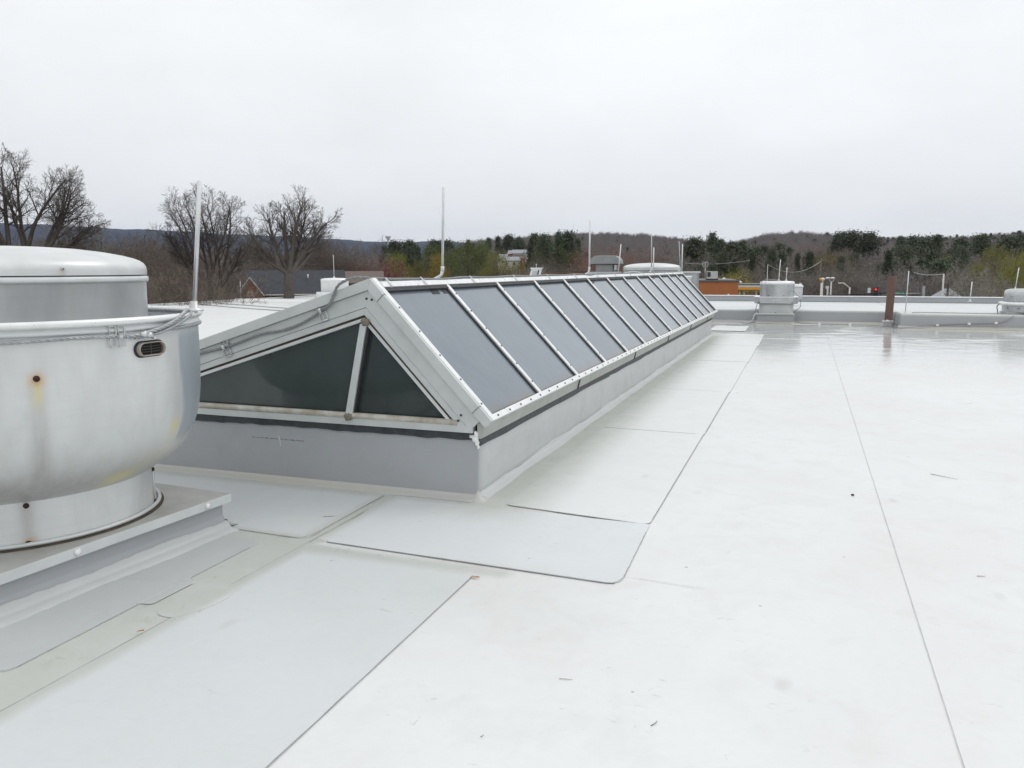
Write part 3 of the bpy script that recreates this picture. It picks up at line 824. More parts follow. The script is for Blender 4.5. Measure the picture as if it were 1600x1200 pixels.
# illegible print row and a chalk stroke on the curb
pm = MB()
rnd = random.Random(11)
x = -2.10
for wlen in (5, 3, 6, 6, 5, 4, 6, 5, 9, 12):
    for k in range(wlen):
        hgt = rnd.choice((0.006, 0.009, 0.009, 0.005)); wd = rnd.choice((0.0025, 0.004, 0.003))
        pm.box(x, x+wd, 0.0285, 0.0296, 0.337, 0.337+hgt); x += wd+0.0032
    x += 0.012
pm.build("faded_print", simple("faded_ink", (0.17, 0.18, 0.19), 0.8), SK)
pm = MB(); y = 0.62
for wlen in (4, 7, 5, 3, 8):
    for k in range(wlen):
        pm.box(-0.1195, -0.1165, y, y+0.004, 0.325, 0.325+rnd.choice((0.006, 0.009))); y += 0.009
    y += 0.02
pm.build("faded_print", simple("faded_ink_light", (0.30, 0.31, 0.31), 0.8), SK)
MB().tube([(-1.840, 0.028, 0.375), (-1.830, 0.028, 0.325), (-1.822, 0.027, 0.270)], [0.0015, 0.003, 0.0035], 6).build("sealant_drip", M['sealant'], SK)

# ------------------------------------------------------------------ conductors and air terminals
cable = thing("conductor_cable", "stranded grey lightning conductor clipped along the skylight ridge and down its left rake", "cable", (AX, 0, AZ))
def rel(pts, o): return [Vector(p)-o.location for p in pts]
rk = []
def rake_at(x, o_):            # point on the gable face, x metres, offset o_ below the outer line
    return (x, AZ - sl*(AX-x) - o_*1.048)
for (x, o_, yy) in ((-3.9, 0.11, -0.03), (-3.3, 0.10, -0.035), (-2.85, 0.108, -0.035), (-2.55, 0.105, -0.035), (-2.25, 0.125, -0.035), (-1.93, 0.120, -0.036), (-1.75, 0.145, -0.035), (-1.6, 0.150, -0.035), (-1.45, 0.13, -0.036), (-1.34, 0.100, -0.04), (-1.27, 0.075, -0.05)):
    px_, pz_ = rake_at(x, o_); rk.append((px_, yy, pz_))
rk += [(-1.20, -0.060, 1.560), (-1.13, -0.055, 1.608), (-1.05, -0.03, 1.632), (-0.96, 0.08, 1.622)]
for i, y in enumerate(np.arange(0.3, 15.8, 0.27)):
    near_rod = min(abs(y-r_) for r_ in (1.22, 6.43, 11.6, 15.7))
    rk.append((-0.925 + 0.006*math.sin(y*3.3) + (0.02 if near_rod < 0.2 else 0), float(y), 1.611 + 0.004*math.sin(y*4.7) - (0.004 if near_rod < 0.25 else 0)))
MB().rope(rel(rk, cable), 0.0112, 3, 0.11, 5).build("stranded_wire", M['rope'], cable)
for x, o_ in ((-2.27, 0.125), (-1.36, 0.105)):      # bent wire-frame clips on the fascia
    cx_, cz_ = rake_at(x, o_)
    c_ = MB(); a = dL; b2 = nL
    for q in (-1, 1):
        ctr = Vector((cx_, -0.030, cz_)) + b2*0.045*q
        lp = [ctr + a*0.035*i_ + b2*0.030*j_ for i_, j_ in ((-1, -1), (1, -1), (1, 1), (-1, 1), (-1, -1))]
        c_.tube(rel(lp, cable), 0.0065, 6)
        c_.tube(rel([ctr - b2*0.03, ctr + b2*0.03], cable), 0.0035, 6)
    c_.tube(rel([Vector((cx_, -0.055, cz_))-b2*0.02, Vector((cx_, -0.055, cz_))+b2*0.02], cable), 0.010, 8)
    c_.build("cable_clip", M['clip'], cable)
    MB().tube(rel([Vector((cx_, -0.05, cz_)), Vector((cx_, -0.068, cz_))], cable), 0.009, 6, smooth=False).build("clip_bolt", M['clip'], cable)
clp = MB()
for y in strap_y[::1]:
    c_ = Vector((-0.925, y+0.025, 1.614))
    clp.obox(c_-cable.location, (1, 0, 0), (0, 1, 0), (0, 0, 1), 0.012, 0.008, 0.008)
    a = slope_pt(0.045, y+0.012, 0.010)
    clp.obox(a-cable.location, dR, (0, 1, 0), nR, 0.040, 0.008, 0.002)
clp.build("ridge_clips", M['clip'], cable, kind='stuff')

def air_terminal(base, lean_top, h, r, label, elbow=True, mat='rod', group="lightning rods", foot=True):
    t_ = thing("lightning_rod", label, "lightning rod", base, 0, group)
    b0_ = Vector((0, 0, 0)); z0 = 0.0
    if elbow:
        MB().tube([(-0.05, -0.03, 0.005), (-0.035, -0.02, 0.02), (0.0, 0.0, 0.045), (0.012, 0.006, 0.085)], [0.020, 0.015, 0.013, 0.016], 10).build("swivel_elbow", M['clip'], t_)
        MB().tube([(0.012, 0.006, 0.075), (0.013, 0.006, 0.125)], 0.016, 10).build("rod_coupling", M['clip'], t_)
        MB().tube([(-0.06, -0.04, -0.012), (-0.045, -0.03, 0.012)], 0.022, 10).build('base_plate', M['clip'], t_)
        b0_ = Vector((0.013, 0.006, 0.12))
    elif foot:
        MB().lathe([(0.0, 0.0), (r*4, 0.0), (r*4, 0.01), (r*1.8, 0.02), (r*1.6, 0.06), (0.0, 0.06)], 12).build("rod_base", M['clip'], t_)
    tp = Vector((lean_top[0], lean_top[1], h))
    MB().tube([b0_, tp-Vector((0, 0, 0.004)), tp], [r, r, r*0.4], 10).build("rod", M[mat], t_)
    return t_
zr = 1.592
air_terminal((-0.945, 1.235, zr), (0.030, 0.01, 0.81), 0.81, 0.0115, "nearest tall lightning rod on a bent swivel at the skylight ridge")
air_terminal((-0.945, 6.42, zr), (0.010, 0.03, 0.81), 0.81, 0.0125, "second lightning rod from the front on the skylight ridge, left of the curved grey hood")
air_terminal((-0.945, 11.60, zr), (0.0, 0.0, 0.79), 0.79, 0.0115, "third lightning rod on the skylight ridge, before the wide flat fan dome", mat='rod_grey')
air_terminal((-0.945, 15.70, zr), (-0.03, 0.0, 0.79), 0.79, 0.0115, "last lightning rod at the far end of the skylight ridge", mat='rod_grey')

# ------------------------------------------------------------------ big exhaust fan
FC = Vector((-2.28, -1.88, 0))
def stained(o, fn):
    me = o.data
    at = me.color_attributes.new("stain", 'FLOAT_COLOR', 'POINT')
    for i, v in enumerate(me.vertices):
        a = math.degrees(math.atan2(v.co.y, v.co.x)); s = fn(a, v.co.z, math.hypot(v.co.x, v.co.y))
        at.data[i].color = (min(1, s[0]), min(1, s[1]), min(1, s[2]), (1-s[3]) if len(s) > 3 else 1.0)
def smooth01(a, b_, x):
    t_ = max(0.0, min(1.0, (x-a)/(b_-a))); return t_*t_*(3-2*t_)
def g1(x, c, w): return math.exp(-((x-c)/w)**2)
def angd(a, c): return (a-c+180) % 360-180
def make_fan(label, near=True, group="kitchen exhaust fans on the roof"):
    t_ = thing("exhaust_fan", label, "exhaust fan", FC, 0, group)
    seg = 240 if near else 72
    # curb
    rot = Matrix.Rotation(R(-4.3), 4, 'Z')
    def rb(mb): mb.v = [tuple(rot @ Vector(v)) for v in mb.v]; return mb
    hw = 0.79
    cu = MB()
    n = 6
    ring = [(hw+0.03, 0.002), (hw+0.012, 0.05), (hw, 0.10), (hw, 0.225)]
    vs = []; fs = []
    for (q, z) in ring: vs += [(-q, -q, z), (q, -q, z), (q, q, z), (-q, q, z)]
    for j in range(len(ring)-1):
        for i in range(4): fs.append((4*j+i, 4*j+(i+1) % 4, 4*j+4+(i+1) % 4, 4*j+4+i))
    cu.add(vs, fs)
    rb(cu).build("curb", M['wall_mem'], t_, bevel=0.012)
    # light welded strip at the foot, wavy edges, one length per side
    for sd_ in range(4):
        vs = []; fs = []; rr_ = random.Random(sd_+3)
        Rz = Matrix.Rotation(R(90*sd_), 4, 'Z')
        for i in range(41):
            u = -hw-0.02+(2*hw+0.04)*i/40; a_ = 0.010*math.sin(u*7+sd_)+0.006*rr_.uniform(-1, 1)
            for (q_, z_) in ((hw+0.012, 0.066+a_*0.7), (hw+0.022, 0.042), (hw+0.045, 0.018), (hw+0.105+a_, 0.0085), (hw+0.108+a_, 0.0)):
                vs.append(Rz @ Vector((q_, u, z_)))
        for i in range(40):
            for k in range(4): fs.append((i*5+k, i*5+5+k, i*5+6+k, i*5+1+k))
        rb(MB().add(vs, fs, True)).build("foot_flashing", M['foot'], t_)
    pl = MB(); q = hw+0.035
    pl.box(-q, q, -q, q, 0.232, 0.240)
    rb(pl).build("cap_plate", M['plate'], t_, bevel=0.002)
    for (x0, x1, y0, y1) in ((-q, q, -q-0.004, -q), (-q, q, q, q+0.004), (q, q+0.004, -q, q), (-q-0.004, -q, -q, q)):
        rb(MB().box(x0, x1, y0, y1, 0.185, 0.2385)).build("plate_lip", M['alu_white'], t_)
    if near:
        for (yy) in (0.62, -0.30):
            p = rot @ Vector((q+0.006, yy, 0.212))
            MB().blob(p, 0.012, 0.020, 0.022, int(yy*10)+20, 8).build("sealant_dab", M['sealant'], t_)
    # skirt with bottom bead
    MB().lathe([(0.765, 0.2405), (0.766, 0.243), (0.74, 0.246)], seg).build("base_gasket", M['gasket_rust'], t_)
    MB().lathe([(0.74+0.012*math.cos(th), 0.259+0.012*math.sin(th)) for th in np.linspace(0, 2*math.pi, 11)[:-1]], seg, close=True).build("base_bead", M['alu_white'], t_)
    sk_ = MB().lathe([(0.728, 0.241), (0.722, 0.268), (0.720, 0.30), (0.720, 0.40), (0.722, 0.50)], seg)
    so = sk_.build("skirt", M['fan'], t_)
    stained(so, lambda a, z, r: (0.75*g1(angd(a, -38.2), 0, 3.2)+0.5*g1(angd(a, 33), 0, 2.0), 1.0*g1(angd(a, -38.0), 0, 2.2)*max(g1(z, 0.255, 0.022), g1(z, 0.450, 0.026))+0.8*g1(angd(a, 33), 0, 1.6)*g1(z, 0.27, 0.025), 0.0))
    # bowl: outer skin
    pr_ = [(0.722, 0.485), (0.735, 0.50), (0.78, 0.525), (0.845, 0.565), (0.90, 0.615), (0.945, 0.675), (0.980, 0.745), (1.004, 0.825), (1.018, 0.91), (1.025, 1.0), (1.028, 1.08), (1.030, 1.16), (1.030, 1.24), (1.030, 1.32), (1.030, 1.375)]
    den = []
    for i in range(len(pr_)-1):
        for k in range(4):
            t = k/4; den.append((pr_[i][0]*(1-t)+pr_[i+1][0]*t, pr_[i][1]*(1-t)+pr_[i+1][1]*t))
    den.append(pr_[-1])
    # smooth the profile
    for _ in range(3):
        den = [den[0]] + [((den[i-1][0]+den[i][0]*2+den[i+1][0])/4, (den[i-1][1]+den[i][1]*2+den[i+1][1])/4) for i in range(1, len(den)-1)] + [den[-1]]
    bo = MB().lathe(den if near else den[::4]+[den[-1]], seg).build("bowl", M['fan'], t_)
    def bst(a, z, r):
        d = angd(a, -33.1)
        grey = 0.8*g1(d+0.25, 0, 2.6)*(1 if z < 1.13 else max(0, 1-(z-1.13)/0.03))*(0.35+0.65*min(1, (1.2-z)/0.35))
        grey += 1.0*g1(z, 0.56, 0.12) + 0.18*g1(angd(a, -32), 0, 2)*(z > 1.17)
        rust = 0
        rust = max(rust, 0.95*g1(d, 0, 1.7)*g1(z, 1.160, 0.030))
        yel = 1.0*g1(d, 0, 1.2)*g1(z, 1.09, 0.065)
        yel += 1.0*g1(angd(a, 12.0), 0, 2.4)*g1(z, 0.80, 0.055) + 1.2*g1(angd(a, -4.0), 0, 7.5)*g1(z, 0.545, 0.045) + 0.22*g1(angd(a, 10), 0, 9)*g1(z, 0.66, 0.06)
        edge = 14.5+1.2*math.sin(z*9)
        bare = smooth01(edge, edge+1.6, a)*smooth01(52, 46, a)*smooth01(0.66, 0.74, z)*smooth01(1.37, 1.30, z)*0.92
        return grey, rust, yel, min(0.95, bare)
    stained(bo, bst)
    # inner skin, rolled rim and bead
    MB().lathe([(1.024, 1.40), (1.020, 1.2), (1.01, 0.95), (0.93, 0.68), (0.78, 0.56), (0.0, 0.55)], seg//2).build("inner_bowl", M['fan_in'], t_)
    def torus(r, z, a, b_): return [(r+a*math.cos(th), z+b_*math.sin(th)) for th in np.linspace(0, 2*math.pi, 11)[:-1]]
    MB().lathe(torus(1.038, 1.425, 0.020, 0.020), seg, close=True).build("rolled_rim", M['alu_bright'], t_)
    MB().lathe([(1.030, 1.365), (1.036, 1.372), (1.043, 1.380), (1.036, 1.390), (1.031, 1.400), (1.030, 1.41)], seg).build("bead", M['alu_white'], t_)
    # motor housing
    MB().lathe([(0.742, 0.60), (0.742, 1.0), (0.744, 1.40), (0.746, 1.625), (0.752, 1.630)], seg).build("motor_housing", M['fan'], t_)
    ho = t_.children[-1]
    stained(ho, lambda a, z, r: (0.22*g1(angd(a, -22), 0, 5)*(z > 1.3)+0.12*g1(angd(a, -8), 0, 2), 0, 0))
    MB().lathe([(0.742, 1.620), (0.757, 1.622), (0.760, 1.634), (0.760, 1.648), (0.752, 1.656), (0.748, 1.657)], seg).build("housing_band", M['alu_white'], t_)
    MB().lathe([(0.7485, 1.656), (0.7485, 1.664)], seg).build("housing_gap", M['gasket'], t_)
    dm = [(0.753, 1.663), (0.754, 1.690), (0.750, 1.712), (0.738, 1.732), (0.715, 1.748), (0.68, 1.762), (0.62, 1.778), (0.52, 1.797), (0.38, 1.815), (0.22, 1.825), (0.08, 1.830), (0.001, 1.831)]
    do = MB().lathe(dm, seg).build("dome", M['fan'], t_)
    stained(do, lambda a, z, r: (0.5*g1(angd(a, -18.2), 0, 1.2)*(z < 1.70), 0.12*g1(angd(a, -18.2), 0, 1.2)*(z < 1.70), 0))
    if not near: return t_
    for az in (33.4, 105):
        MB().tube([(0.724*math.cos(R(az)), 0.724*math.sin(R(az)), 0.27), (0.724*math.cos(R(az)), 0.724*math.sin(R(az)), 0.49)], 0.007, 6).build('skirt_seam', M['alu_white'], t_)
    def bolt(a, z, r, rad=0.012, mat='rust', nm="bolt"):
        ca, sa = math.cos(R(a)), math.sin(R(a))
        return MB().tube([(r*ca, r*sa, z), ((r+0.004)*ca, (r+0.004)*sa, z), ((r+0.012)*ca, (r+0.012)*sa, z)], [rad, rad, rad*0.6], 10).build(nm, M[mat], t_)
    bolt(-33.1, 1.167, 1.029, 0.016)
    for az in (-38.1, 33.4, 105, 177, -109):
        bolt(az, 0.466, 0.721, 0.015); bolt(az-0.4, 0.262, 0.724, 0.015)
    bolt(-18.2, 1.698, 0.753, 0.010, 'alu_dirty'); bolt(-18.2, 1.698, 0.756, 0.005, 'dark', 'bolt_hole')
    # slotted oval vent in the bowl
    vt = bpy.data.objects.new("oval_vent", None); COL.objects.link(vt); vt.parent = t_
    vt.location = (1.028, 0.0, 1.268); vt.rotation_euler = (0, 0, R(-0.3))
    def stad(w, h, n=10):
        o_ = []
        for k in range(n+1):
            th = -math.pi/2+math.pi*k/n; o_.append((w+h*math.cos(th), h*math.sin(th)))
        for k in range(n+1):
            th = math.pi/2+math.pi*k/n; o_.append((-w+h*math.cos(th), h*math.sin(th)))
        return o_
    st = stad(0.056, 0.030)
    MB().prism(stad(0.054, 0.028), -0.02, 0.004, 'x').build("vent_opening", M['dark'], vt)
    vs = []; fs = []
    ns = len(st)
    for (w, h, x) in ((0.056, 0.037, -0.008), (0.056, 0.038, 0.024), (0.056, 0.036, 0.028), (0.055, 0.032, 0.027), (0.055, 0.031, 0.0)):
        vs += [(x, p[0], p[1]) for p in stad(w, h)]
    for j in range(4):
        for i in range(ns): fs.append((j*ns+i, j*ns+(i+1) % ns, (j+1)*ns+(i+1) % ns, (j+1)*ns+i))
    MB().add(vs, fs, True).build("vent_ring", M['alu_rust'], vt)
    for zz in (-0.014, 0.0, 0.014):
        MB().obox((0.016, 0, zz), (1, 0, 0), (0, 1, 0), (0, 0, 1), 0.005, 0.082 if zz == 0 else 0.076, 0.0016).build("vent_slat", M['slat'], vt)
    MB().obox((0.019, -0.01, 0), (1, 0, 0), (0, 1, 0), (0, 0, 1), 0.004, 0.002, 0.028).build("vent_slat", M['slat'], vt)
    MB().prism(stad(0.062, 0.045), -0.014, 0.003, 'x').build("vent_gasket", M['gasket'], vt)
    return t_
fan = make_fan("large spun aluminium exhaust fan with rust stained bolts in the left foreground")

# conductor round the fan rim
fcab = thing("conductor_cable", "stranded grey lightning conductor wrapped round the rim of the big exhaust fan", "cable", FC)
pts = []
for a in range(-110, -3, 5):
    rr = 1.044; z = 1.353 + 0.004*math.sin(a*0.2)
    pts.append((rr*math.cos(R(a)), rr*math.sin(R(a)), z))
MB().rope(pts, 0.0105, 3, 0.09, 5).build("stranded_wire", M['rope_light'], fcab)
pts = []
for a, z, rr in ((-9, 1.345, 1.048), (-4, 1.352, 1.055), (0, 1.365, 1.062), (5, 1.385, 1.066), (10, 1.412, 1.068), (14, 1.438, 1.066), (18, 1.455, 1.052), (22, 1.458, 1.03), (25, 1.452, 1.015)):
    pts.append((rr*math.cos(R(a)), rr*math.sin(R(a)), z))
MB().rope(pts, 0.012, 3, 0.10, 5).build("stranded_wire", M['rope_light'], fcab)
pts = [( (rr)*math.cos(R(a)), rr*math.sin(R(a)), z-0.018) for a, z, rr in ((-6, 1.352, 1.05), (0, 1.362, 1.056), (5, 1.378, 1.062), (10, 1.400, 1.066), (15, 1.425, 1.068), (20, 1.448, 1.06), (24, 1.46, 1.04))]
MB().rope(pts, 0.009, 3, 0.08, 5).build("stranded_wire", M['rope_light'], fcab)
pts = [(1.042*math.cos(R(a)), 1.042*math.sin(R(a)), 1.362+0.0001*a) for a in range(0, 130, 6)]
MB().rope(pts, 0.0085, 3, 0.09, 5).build("stranded_wire", M['rope_light'], fcab)
k_ = MB()
for a, z in ((-3.5, 1.352), (-1.5, 1.345)):
    k_.blob((1.060*math.cos(R(a)), 1.060*math.sin(R(a)), z), 0.022, 0.022, 0.020, int(a*2)+30, 8)
k_.build("cable_clamp", M['clip'], fcab)
MB().tube([(1.055, -0.01, 1.335), (1.085, -0.012, 1.330)], 0.010, 6, smooth=False).build("clamp_bolt", M['clip'], fcab)
a = R(-11.4); ta = Vector((-math.sin(a), math.cos(a), 0)); ra = Vector((math.cos(a), math.sin(a), 0))
c_ = MB()
ctr = ra*1.044+Vector((0, 0, 1.350))
for q in (-1, 1):
    for w in (-1, 1):
        cc = ctr + Vector((0, 0, 0.032*q)) + ta*0.024*w
        c_.tube([cc+ta*i_*0.018+Vector((0, 0, j_*0.022)) for i_, j_ in ((-1, -1), (1, -1), (1, 1), (-1, 1), (-1, -1))], 0.0035, 6)
c_.build("cable_clip", M['clip'], fcab)
MB().tube([ctr+ra*0.01, ctr+ra*0.034], 0.010, 6, smooth=False).build("clip_bolt", M['clip'], fcab)
t_ = air_terminal((-1.365, -1.39, 1.445), (0.085, 0.01, 0.765), 0.765, 0.0135, "tall thin lightning rod standing on the rim of the big exhaust fan", elbow=False, mat='rod')

# ------------------------------------------------------------------ other things on the roof
# second fan of the same kind, beyond the skylight: only its flat dome shows
f2 = copy_tree(fan)
p = spot(1019, 24.6)
f2.location = (p.x, p.y, 0.03); f2.rotation_euler = (0, 0, R(25)); f2.scale = (1.12, 1.12, 1.0)
tag(f2, "wide flat domed exhaust fan far beyond the skylight ridge", "exhaust fan")
for ch in list(f2.children):            # the near fan's oval vent and bolts are too small to show here
    if ch.name.split('.')[0] in ("oval_vent", "bolt", "sealant_dab", "bolt_hole"):
        for g_ in list(ch.children): bpy.data.objects.remove(g_, do_unlink=True)
        bpy.data.objects.remove(ch, do_unlink=True)

# square-shouldered roof ventilator in front of the step
def octo(w, d, ch):
    return [(-w+ch, -d), (w-ch, -d), (w, -d+ch), (w, d-ch), (w-ch, d), (-w+ch, d), (-w, d-ch), (-w, -d+ch)]
def superell(w, n, k=48):
    o_ = []
    for i in range(k):
        a = 2*math.pi*i/k; c, s = math.cos(a), math.sin(a)
        o_.append((w*math.copysign(abs(c)**(2/n), c), w*math.copysign(abs(s)**(2/n), s)))
    return o_
v = thing("roof_ventilator", "square-shouldered aluminium roof ventilator with a wide collar, right of the skylight's far end", "roof ventilator", (1.27, 21.42, 0))
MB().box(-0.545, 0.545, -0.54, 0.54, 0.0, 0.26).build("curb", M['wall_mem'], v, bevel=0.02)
MB().prism([(-0.72, 0.004), (-0.54, 0.004), (-0.54, 0.06)], -0.56, 0.56, 'x').build("curb_cant", M['weld'], v)
MB().box(-0.565, 0.565, -0.56, 0.56, 0.262, 0.295).build("flange", M['alu_white'], v, bevel=0.004)
MB().prism(superell(0.508, 7), 0.296, 0.60, 'z').build("lower_housing", M['alu_face'], v)
MB().prism(octo(0.64, 0.62, 0.145), 0.615, 0.80, 'z').build("collar", M['lightmetal'], v, bevel=0.012)
MB().prism(octo(0.655, 0.635, 0.15), 0.800, 0.822, 'z').build("collar_top", M['alu_bright'], v, bevel=0.008)
MB().prism(octo(0.55, 0.55, 0.1), 0.601, 0.614, 'z').build("shadow_gap", M['gasket'], v)
MB().lathe([(0.515, 0.823), (0.512, 0.90), (0.512, 1.20)], 48).build("upper_housing", M['lightmetal'], v)
MB().lathe([(0.514, 1.20), (0.520, 1.205), (0.520, 1.232), (0.512, 1.262), (0.49, 1.285), (0.44, 1.292), (0.001, 1.300)], 48).build("top_cap", M['alu_bright'], v)
for x, z in ((-0.24, 0.86), (0.22, 0.86)):
    MB().tube([(x, -0.455, z), (x, -0.475, z)], 0.014, 6).build("bolt", M['screw'], v)
for x in (-0.49, 0.47):
    MB().tube([(x, -0.61, 0.65), (x, -0.64, 0.65)], 0.018, 6).build("bolt", M['screw'], v)
MB().tube([(0.0, -0.50, 0.335), (0, -0.52, 0.335)], 0.014, 6).build("bolt", M['screw'], v)
cb2 = thing("conductor_cable", "thin conductor looping over the top and side of the square-shouldered ventilator", "cable", v.location)
MB().tube(resample([(-0.60, -0.60, 0.30), (-0.545, -0.58, 0.62), (-0.44, -0.50, 0.84), (-0.44, -0.44, 1.05), (-0.46, -0.38, 1.26), (-0.35, -0.3, 1.33), (-0.12, -0.2, 1.345), (0.1, -0.1, 1.31)], 0.05), 0.011, 6).build("wire", M['rope'], cb2)
MB().tube(resample([(0.50, -0.3, 1.0), (0.60, -0.40, 0.88), (0.69, -0.52, 0.80), (0.72, -0.52, 0.62), (0.70, -0.50, 0.50), (0.60, -0.5, 0.42), (0.56, -0.57, 0.28)], 0.05), 0.009, 6).build("wire", M['rope'], cb2)
MB().tube(resample([(-0.95, -0.62, 0.02), (-0.70, -0.66, 0.06), (-0.62, -0.64, 0.26), (-0.54, -0.62, 0.33), (-0.50, -0.60, 0.30), (0.0, -0.60, 0.305), (0.53, -0.60, 0.305)], 0.05), 0.018, 8).build("conduit", M['clip'], cb2)
for (x, y, h, s_) in ((0.04, -0.1, 0.66, 0.012), (0.26, -0.1, 0.42, 0.010)):
    air_terminal((v.location.x+x, v.location.y+y, 1.30), (0.03 if h > 0.5 else 0.01, 0, h), h, s_+0.002,
                 "%s of the two lightning rods on top of the square-shouldered ventilator" % ("taller" if h > 0.5 else "shorter"), elbow=False, mat='rod')
p = spot(1246, 30.0)
sv = thing("small_vent", "small white round vent half hidden behind the square-shouldered ventilator", "roof vent", (p.x, p.y, 0.63))
MB().lathe([(0.22, 0.0), (0.22, 0.40), (0.20, 0.42)], 24).build("pipe", M['lightmetal'], sv)
MB().lathe([(0.20, 0.42), (0.235, 0.40), (0.235, 0.46), (0.15, 0.51), (0.001, 0.52)], 24).build("cap", M['whitemetal'], sv)

# domed vent at the right edge of the picture
dv = thing("domed_vent", "round aluminium domed vent cut off by the right edge, on the raised roof", "roof vent", (7.98, 21.0, ZS))
MB().box(-0.56, 0.56, -0.5, 0.5, 0.0, 0.06).build("curb", M['wall_mem'], dv, bevel=0.01)
MB().lathe([(0.60, 0.06), (0.60, 0.24)], 56).build("skirt", M['lightmetal'], dv)
MB().lathe([(0.62, 0.235), (0.66, 0.24), (0.70, 0.27), (0.70, 0.31), (0.66, 0.335), (0.60, 0.345), (0.57, 0.345)], 56).build("rim", M['alu_bright'], dv)
MB().lathe([(0.58, 0.343), (0.585, 0.352)], 56).build("gap", M['gasket'], dv)
MB().lathe([(0.583, 0.352), (0.580, 0.50), (0.572, 0.60), (0.55, 0.655), (0.50, 0.685), (0.38, 0.70), (0.001, 0.71)], 56).build("dome", M['lightmetal'], dv)
for az in (-150, -120, -95): 
    MB().tube([(0.60*math.cos(R(az)), 0.60*math.sin(R(az)), 0.17), (0.62*math.cos(R(az)), 0.62*math.sin(R(az)), 0.17)], 0.014, 6).build("bolt", M['screw'], dv)
MB().tube(resample([(-0.70, -0.1, 0.28), (-0.76, -0.15, 0.20), (-0.74, -0.2, 0.05), (-0.75, -0.3, 0.0)], 0.04), 0.016, 6).build("strap", M['putty'], dv)
air_terminal((7.66, 20.98, ZS+0.69), (0.05, 0.02, 0.60), 0.60, 0.013, "leaning lightning rod on the domed vent at the right edge", elbow=False, mat='rod')

# small white-capped fan behind the skylight's left rake
p = spot(523, 27.0)
lf = thing("exhaust_fan", "small white drum-shaped exhaust fan just behind the skylight's left slope", "exhaust fan", (p.x, p.y, 0.0))
MB().box(-0.55, 0.55, -0.55, 0.55, 0.0, 0.45).build("curb", M['wall_mem'], lf, bevel=0.02)
MB().lathe([(0.40, 0.45), (0.42, 0.62), (0.56, 0.80), (0.60, 0.88), (0.60, 0.97), (0.57, 0.985)], 56).build("bowl", M['whitemetal'], lf)
MB().lathe([(0.44, 0.90), (0.44, 1.30), (0.445, 1.34)], 56).build("drum", M['whitemetal'], lf)
MB().lathe([(0.445, 1.335), (0.452, 1.345), (0.44, 1.38), (0.40, 1.405), (0.30, 1.42), (0.001, 1.43)], 56).build("dome", M['alu_bright'], lf)
MB().tube([(-0.60, -0.2, 0.80), (-0.64, -0.24, 0.62)], 0.02, 6).build("latch", M['gasket'], lf)
air_terminal((p.x-0.02, p.y, 1.42), (0.0, 0, 0.75), 0.75, 0.013, "lightning rod on top of the small white drum-shaped fan", elbow=False, mat='rod_grey')
q = spot(501.5, 27.5)
air_terminal((q.x, q.y, 0.45), (0.0, 0, 0.95), 0.95, 0.013, "short lightning rod just left of the small white drum-shaped fan", elbow=False, mat='rod_grey')
q = Vector((-27.1, 31.6, 0.1))
air_terminal(q, (0.0, 0, 1.0), 1.0, 0.02, "lightning rod on the left roof edge beside the brick gable", elbow=False, mat='rod_grey')

# curved hood intake beyond the ridge
p = spot(948, 25.5)
hd = thing("hooded_vent", "dark grey roof vent with a curved barrel hood, beyond the skylight ridge", "roof vent", (p.x, p.y, 0.0), YAW*0.3)
MB().box(-0.36, 0.36, -0.4, 0.4, 0.0, 1.50).build("curb", M['galv'], hd, bevel=0.01)
MB().box(-0.50, 0.42, -0.48, 0.45, 1.50, 1.60).build("base", M['lightmetal'], hd, bevel=0.008)
MB().box(-0.28, 0.24, -0.32, 0.3, 1.60, 1.86).build("neck", M['galv'], hd, bevel=0.008)
hp = [(-0.47, 1.84), (-0.46, 1.93), (-0.41, 2.02), (-0.32, 2.08), (-0.20, 2.10), (0.22, 2.10), (0.33, 2.08), (0.42, 2.02), (0.47, 1.93), (0.48, 1.84)]
MB().prism(hp, -0.42, 0.42).build("barrel_hood", M['galv'], hd, bevel=0.006)
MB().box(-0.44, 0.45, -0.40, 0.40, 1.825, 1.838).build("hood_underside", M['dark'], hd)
MB().box(0.30, 0.36, -0.42, 0.0, 1.66, 1.80).build("bracket", M['lightmetal'], hd)
q = spot(965, 24.0)
air_terminal((q.x, q.y, 1.2), (0.10, 0, 1.20), 1.20, 0.015, "leaning lightning rod at the right side of the curved grey hood", elbow=False, mat='rod')
q = spot(1021.5, 23.2)
air_terminal((q.x, q.y, 1.30), (0.0, 0, 0.98), 0.98, 0.014, "shorter lightning rod standing against the wide flat fan dome", elbow=False, mat='rod')
q = spot(1066, 22.6)
air_terminal((q.x, q.y, 1.20), (0.0, 0, 1.15), 1.15, 0.014, "lightning rod just right of the wide flat fan dome", elbow=False, mat='rod')
p = spot(1076, 26.0)
bx = thing("duct_box", "blue-grey metal duct box just past the skylight's far ridge end", "duct box", (p.x, p.y, 0.0))
MB().box(-0.30, 0.30, -0.3, 0.3, 0.0, 1.55).build("housing", M['lightmetal'], bx, bevel=0.01)
MB().box(-0.34, 0.34, -0.34, 0.34, 1.55, 1.60).build("lid", M['alu_white'], bx, bevel=0.008)
p = spot(836, 30.0)
ht = thing("tilted_vent", "small tilted white vent with a grey louvre face behind the skylight ridge", "roof vent", (p.x, p.y, 0.0))
MB().prism([(-0.20, 0.0), (0.14, 0.0), (0.14, 1.30), (0.24, 1.70), (-0.08, 1.70), (-0.20, 1.30)], -0.15, 0.15).build("housing", M['whitemetal'], ht, bevel=0.01)
MB().prism([(-0.10, 1.28), (0.08, 1.28), (0.17, 1.62), (-0.02, 1.62)], -0.165, -0.152).build("louvre_face", M['lightmetal'], ht)
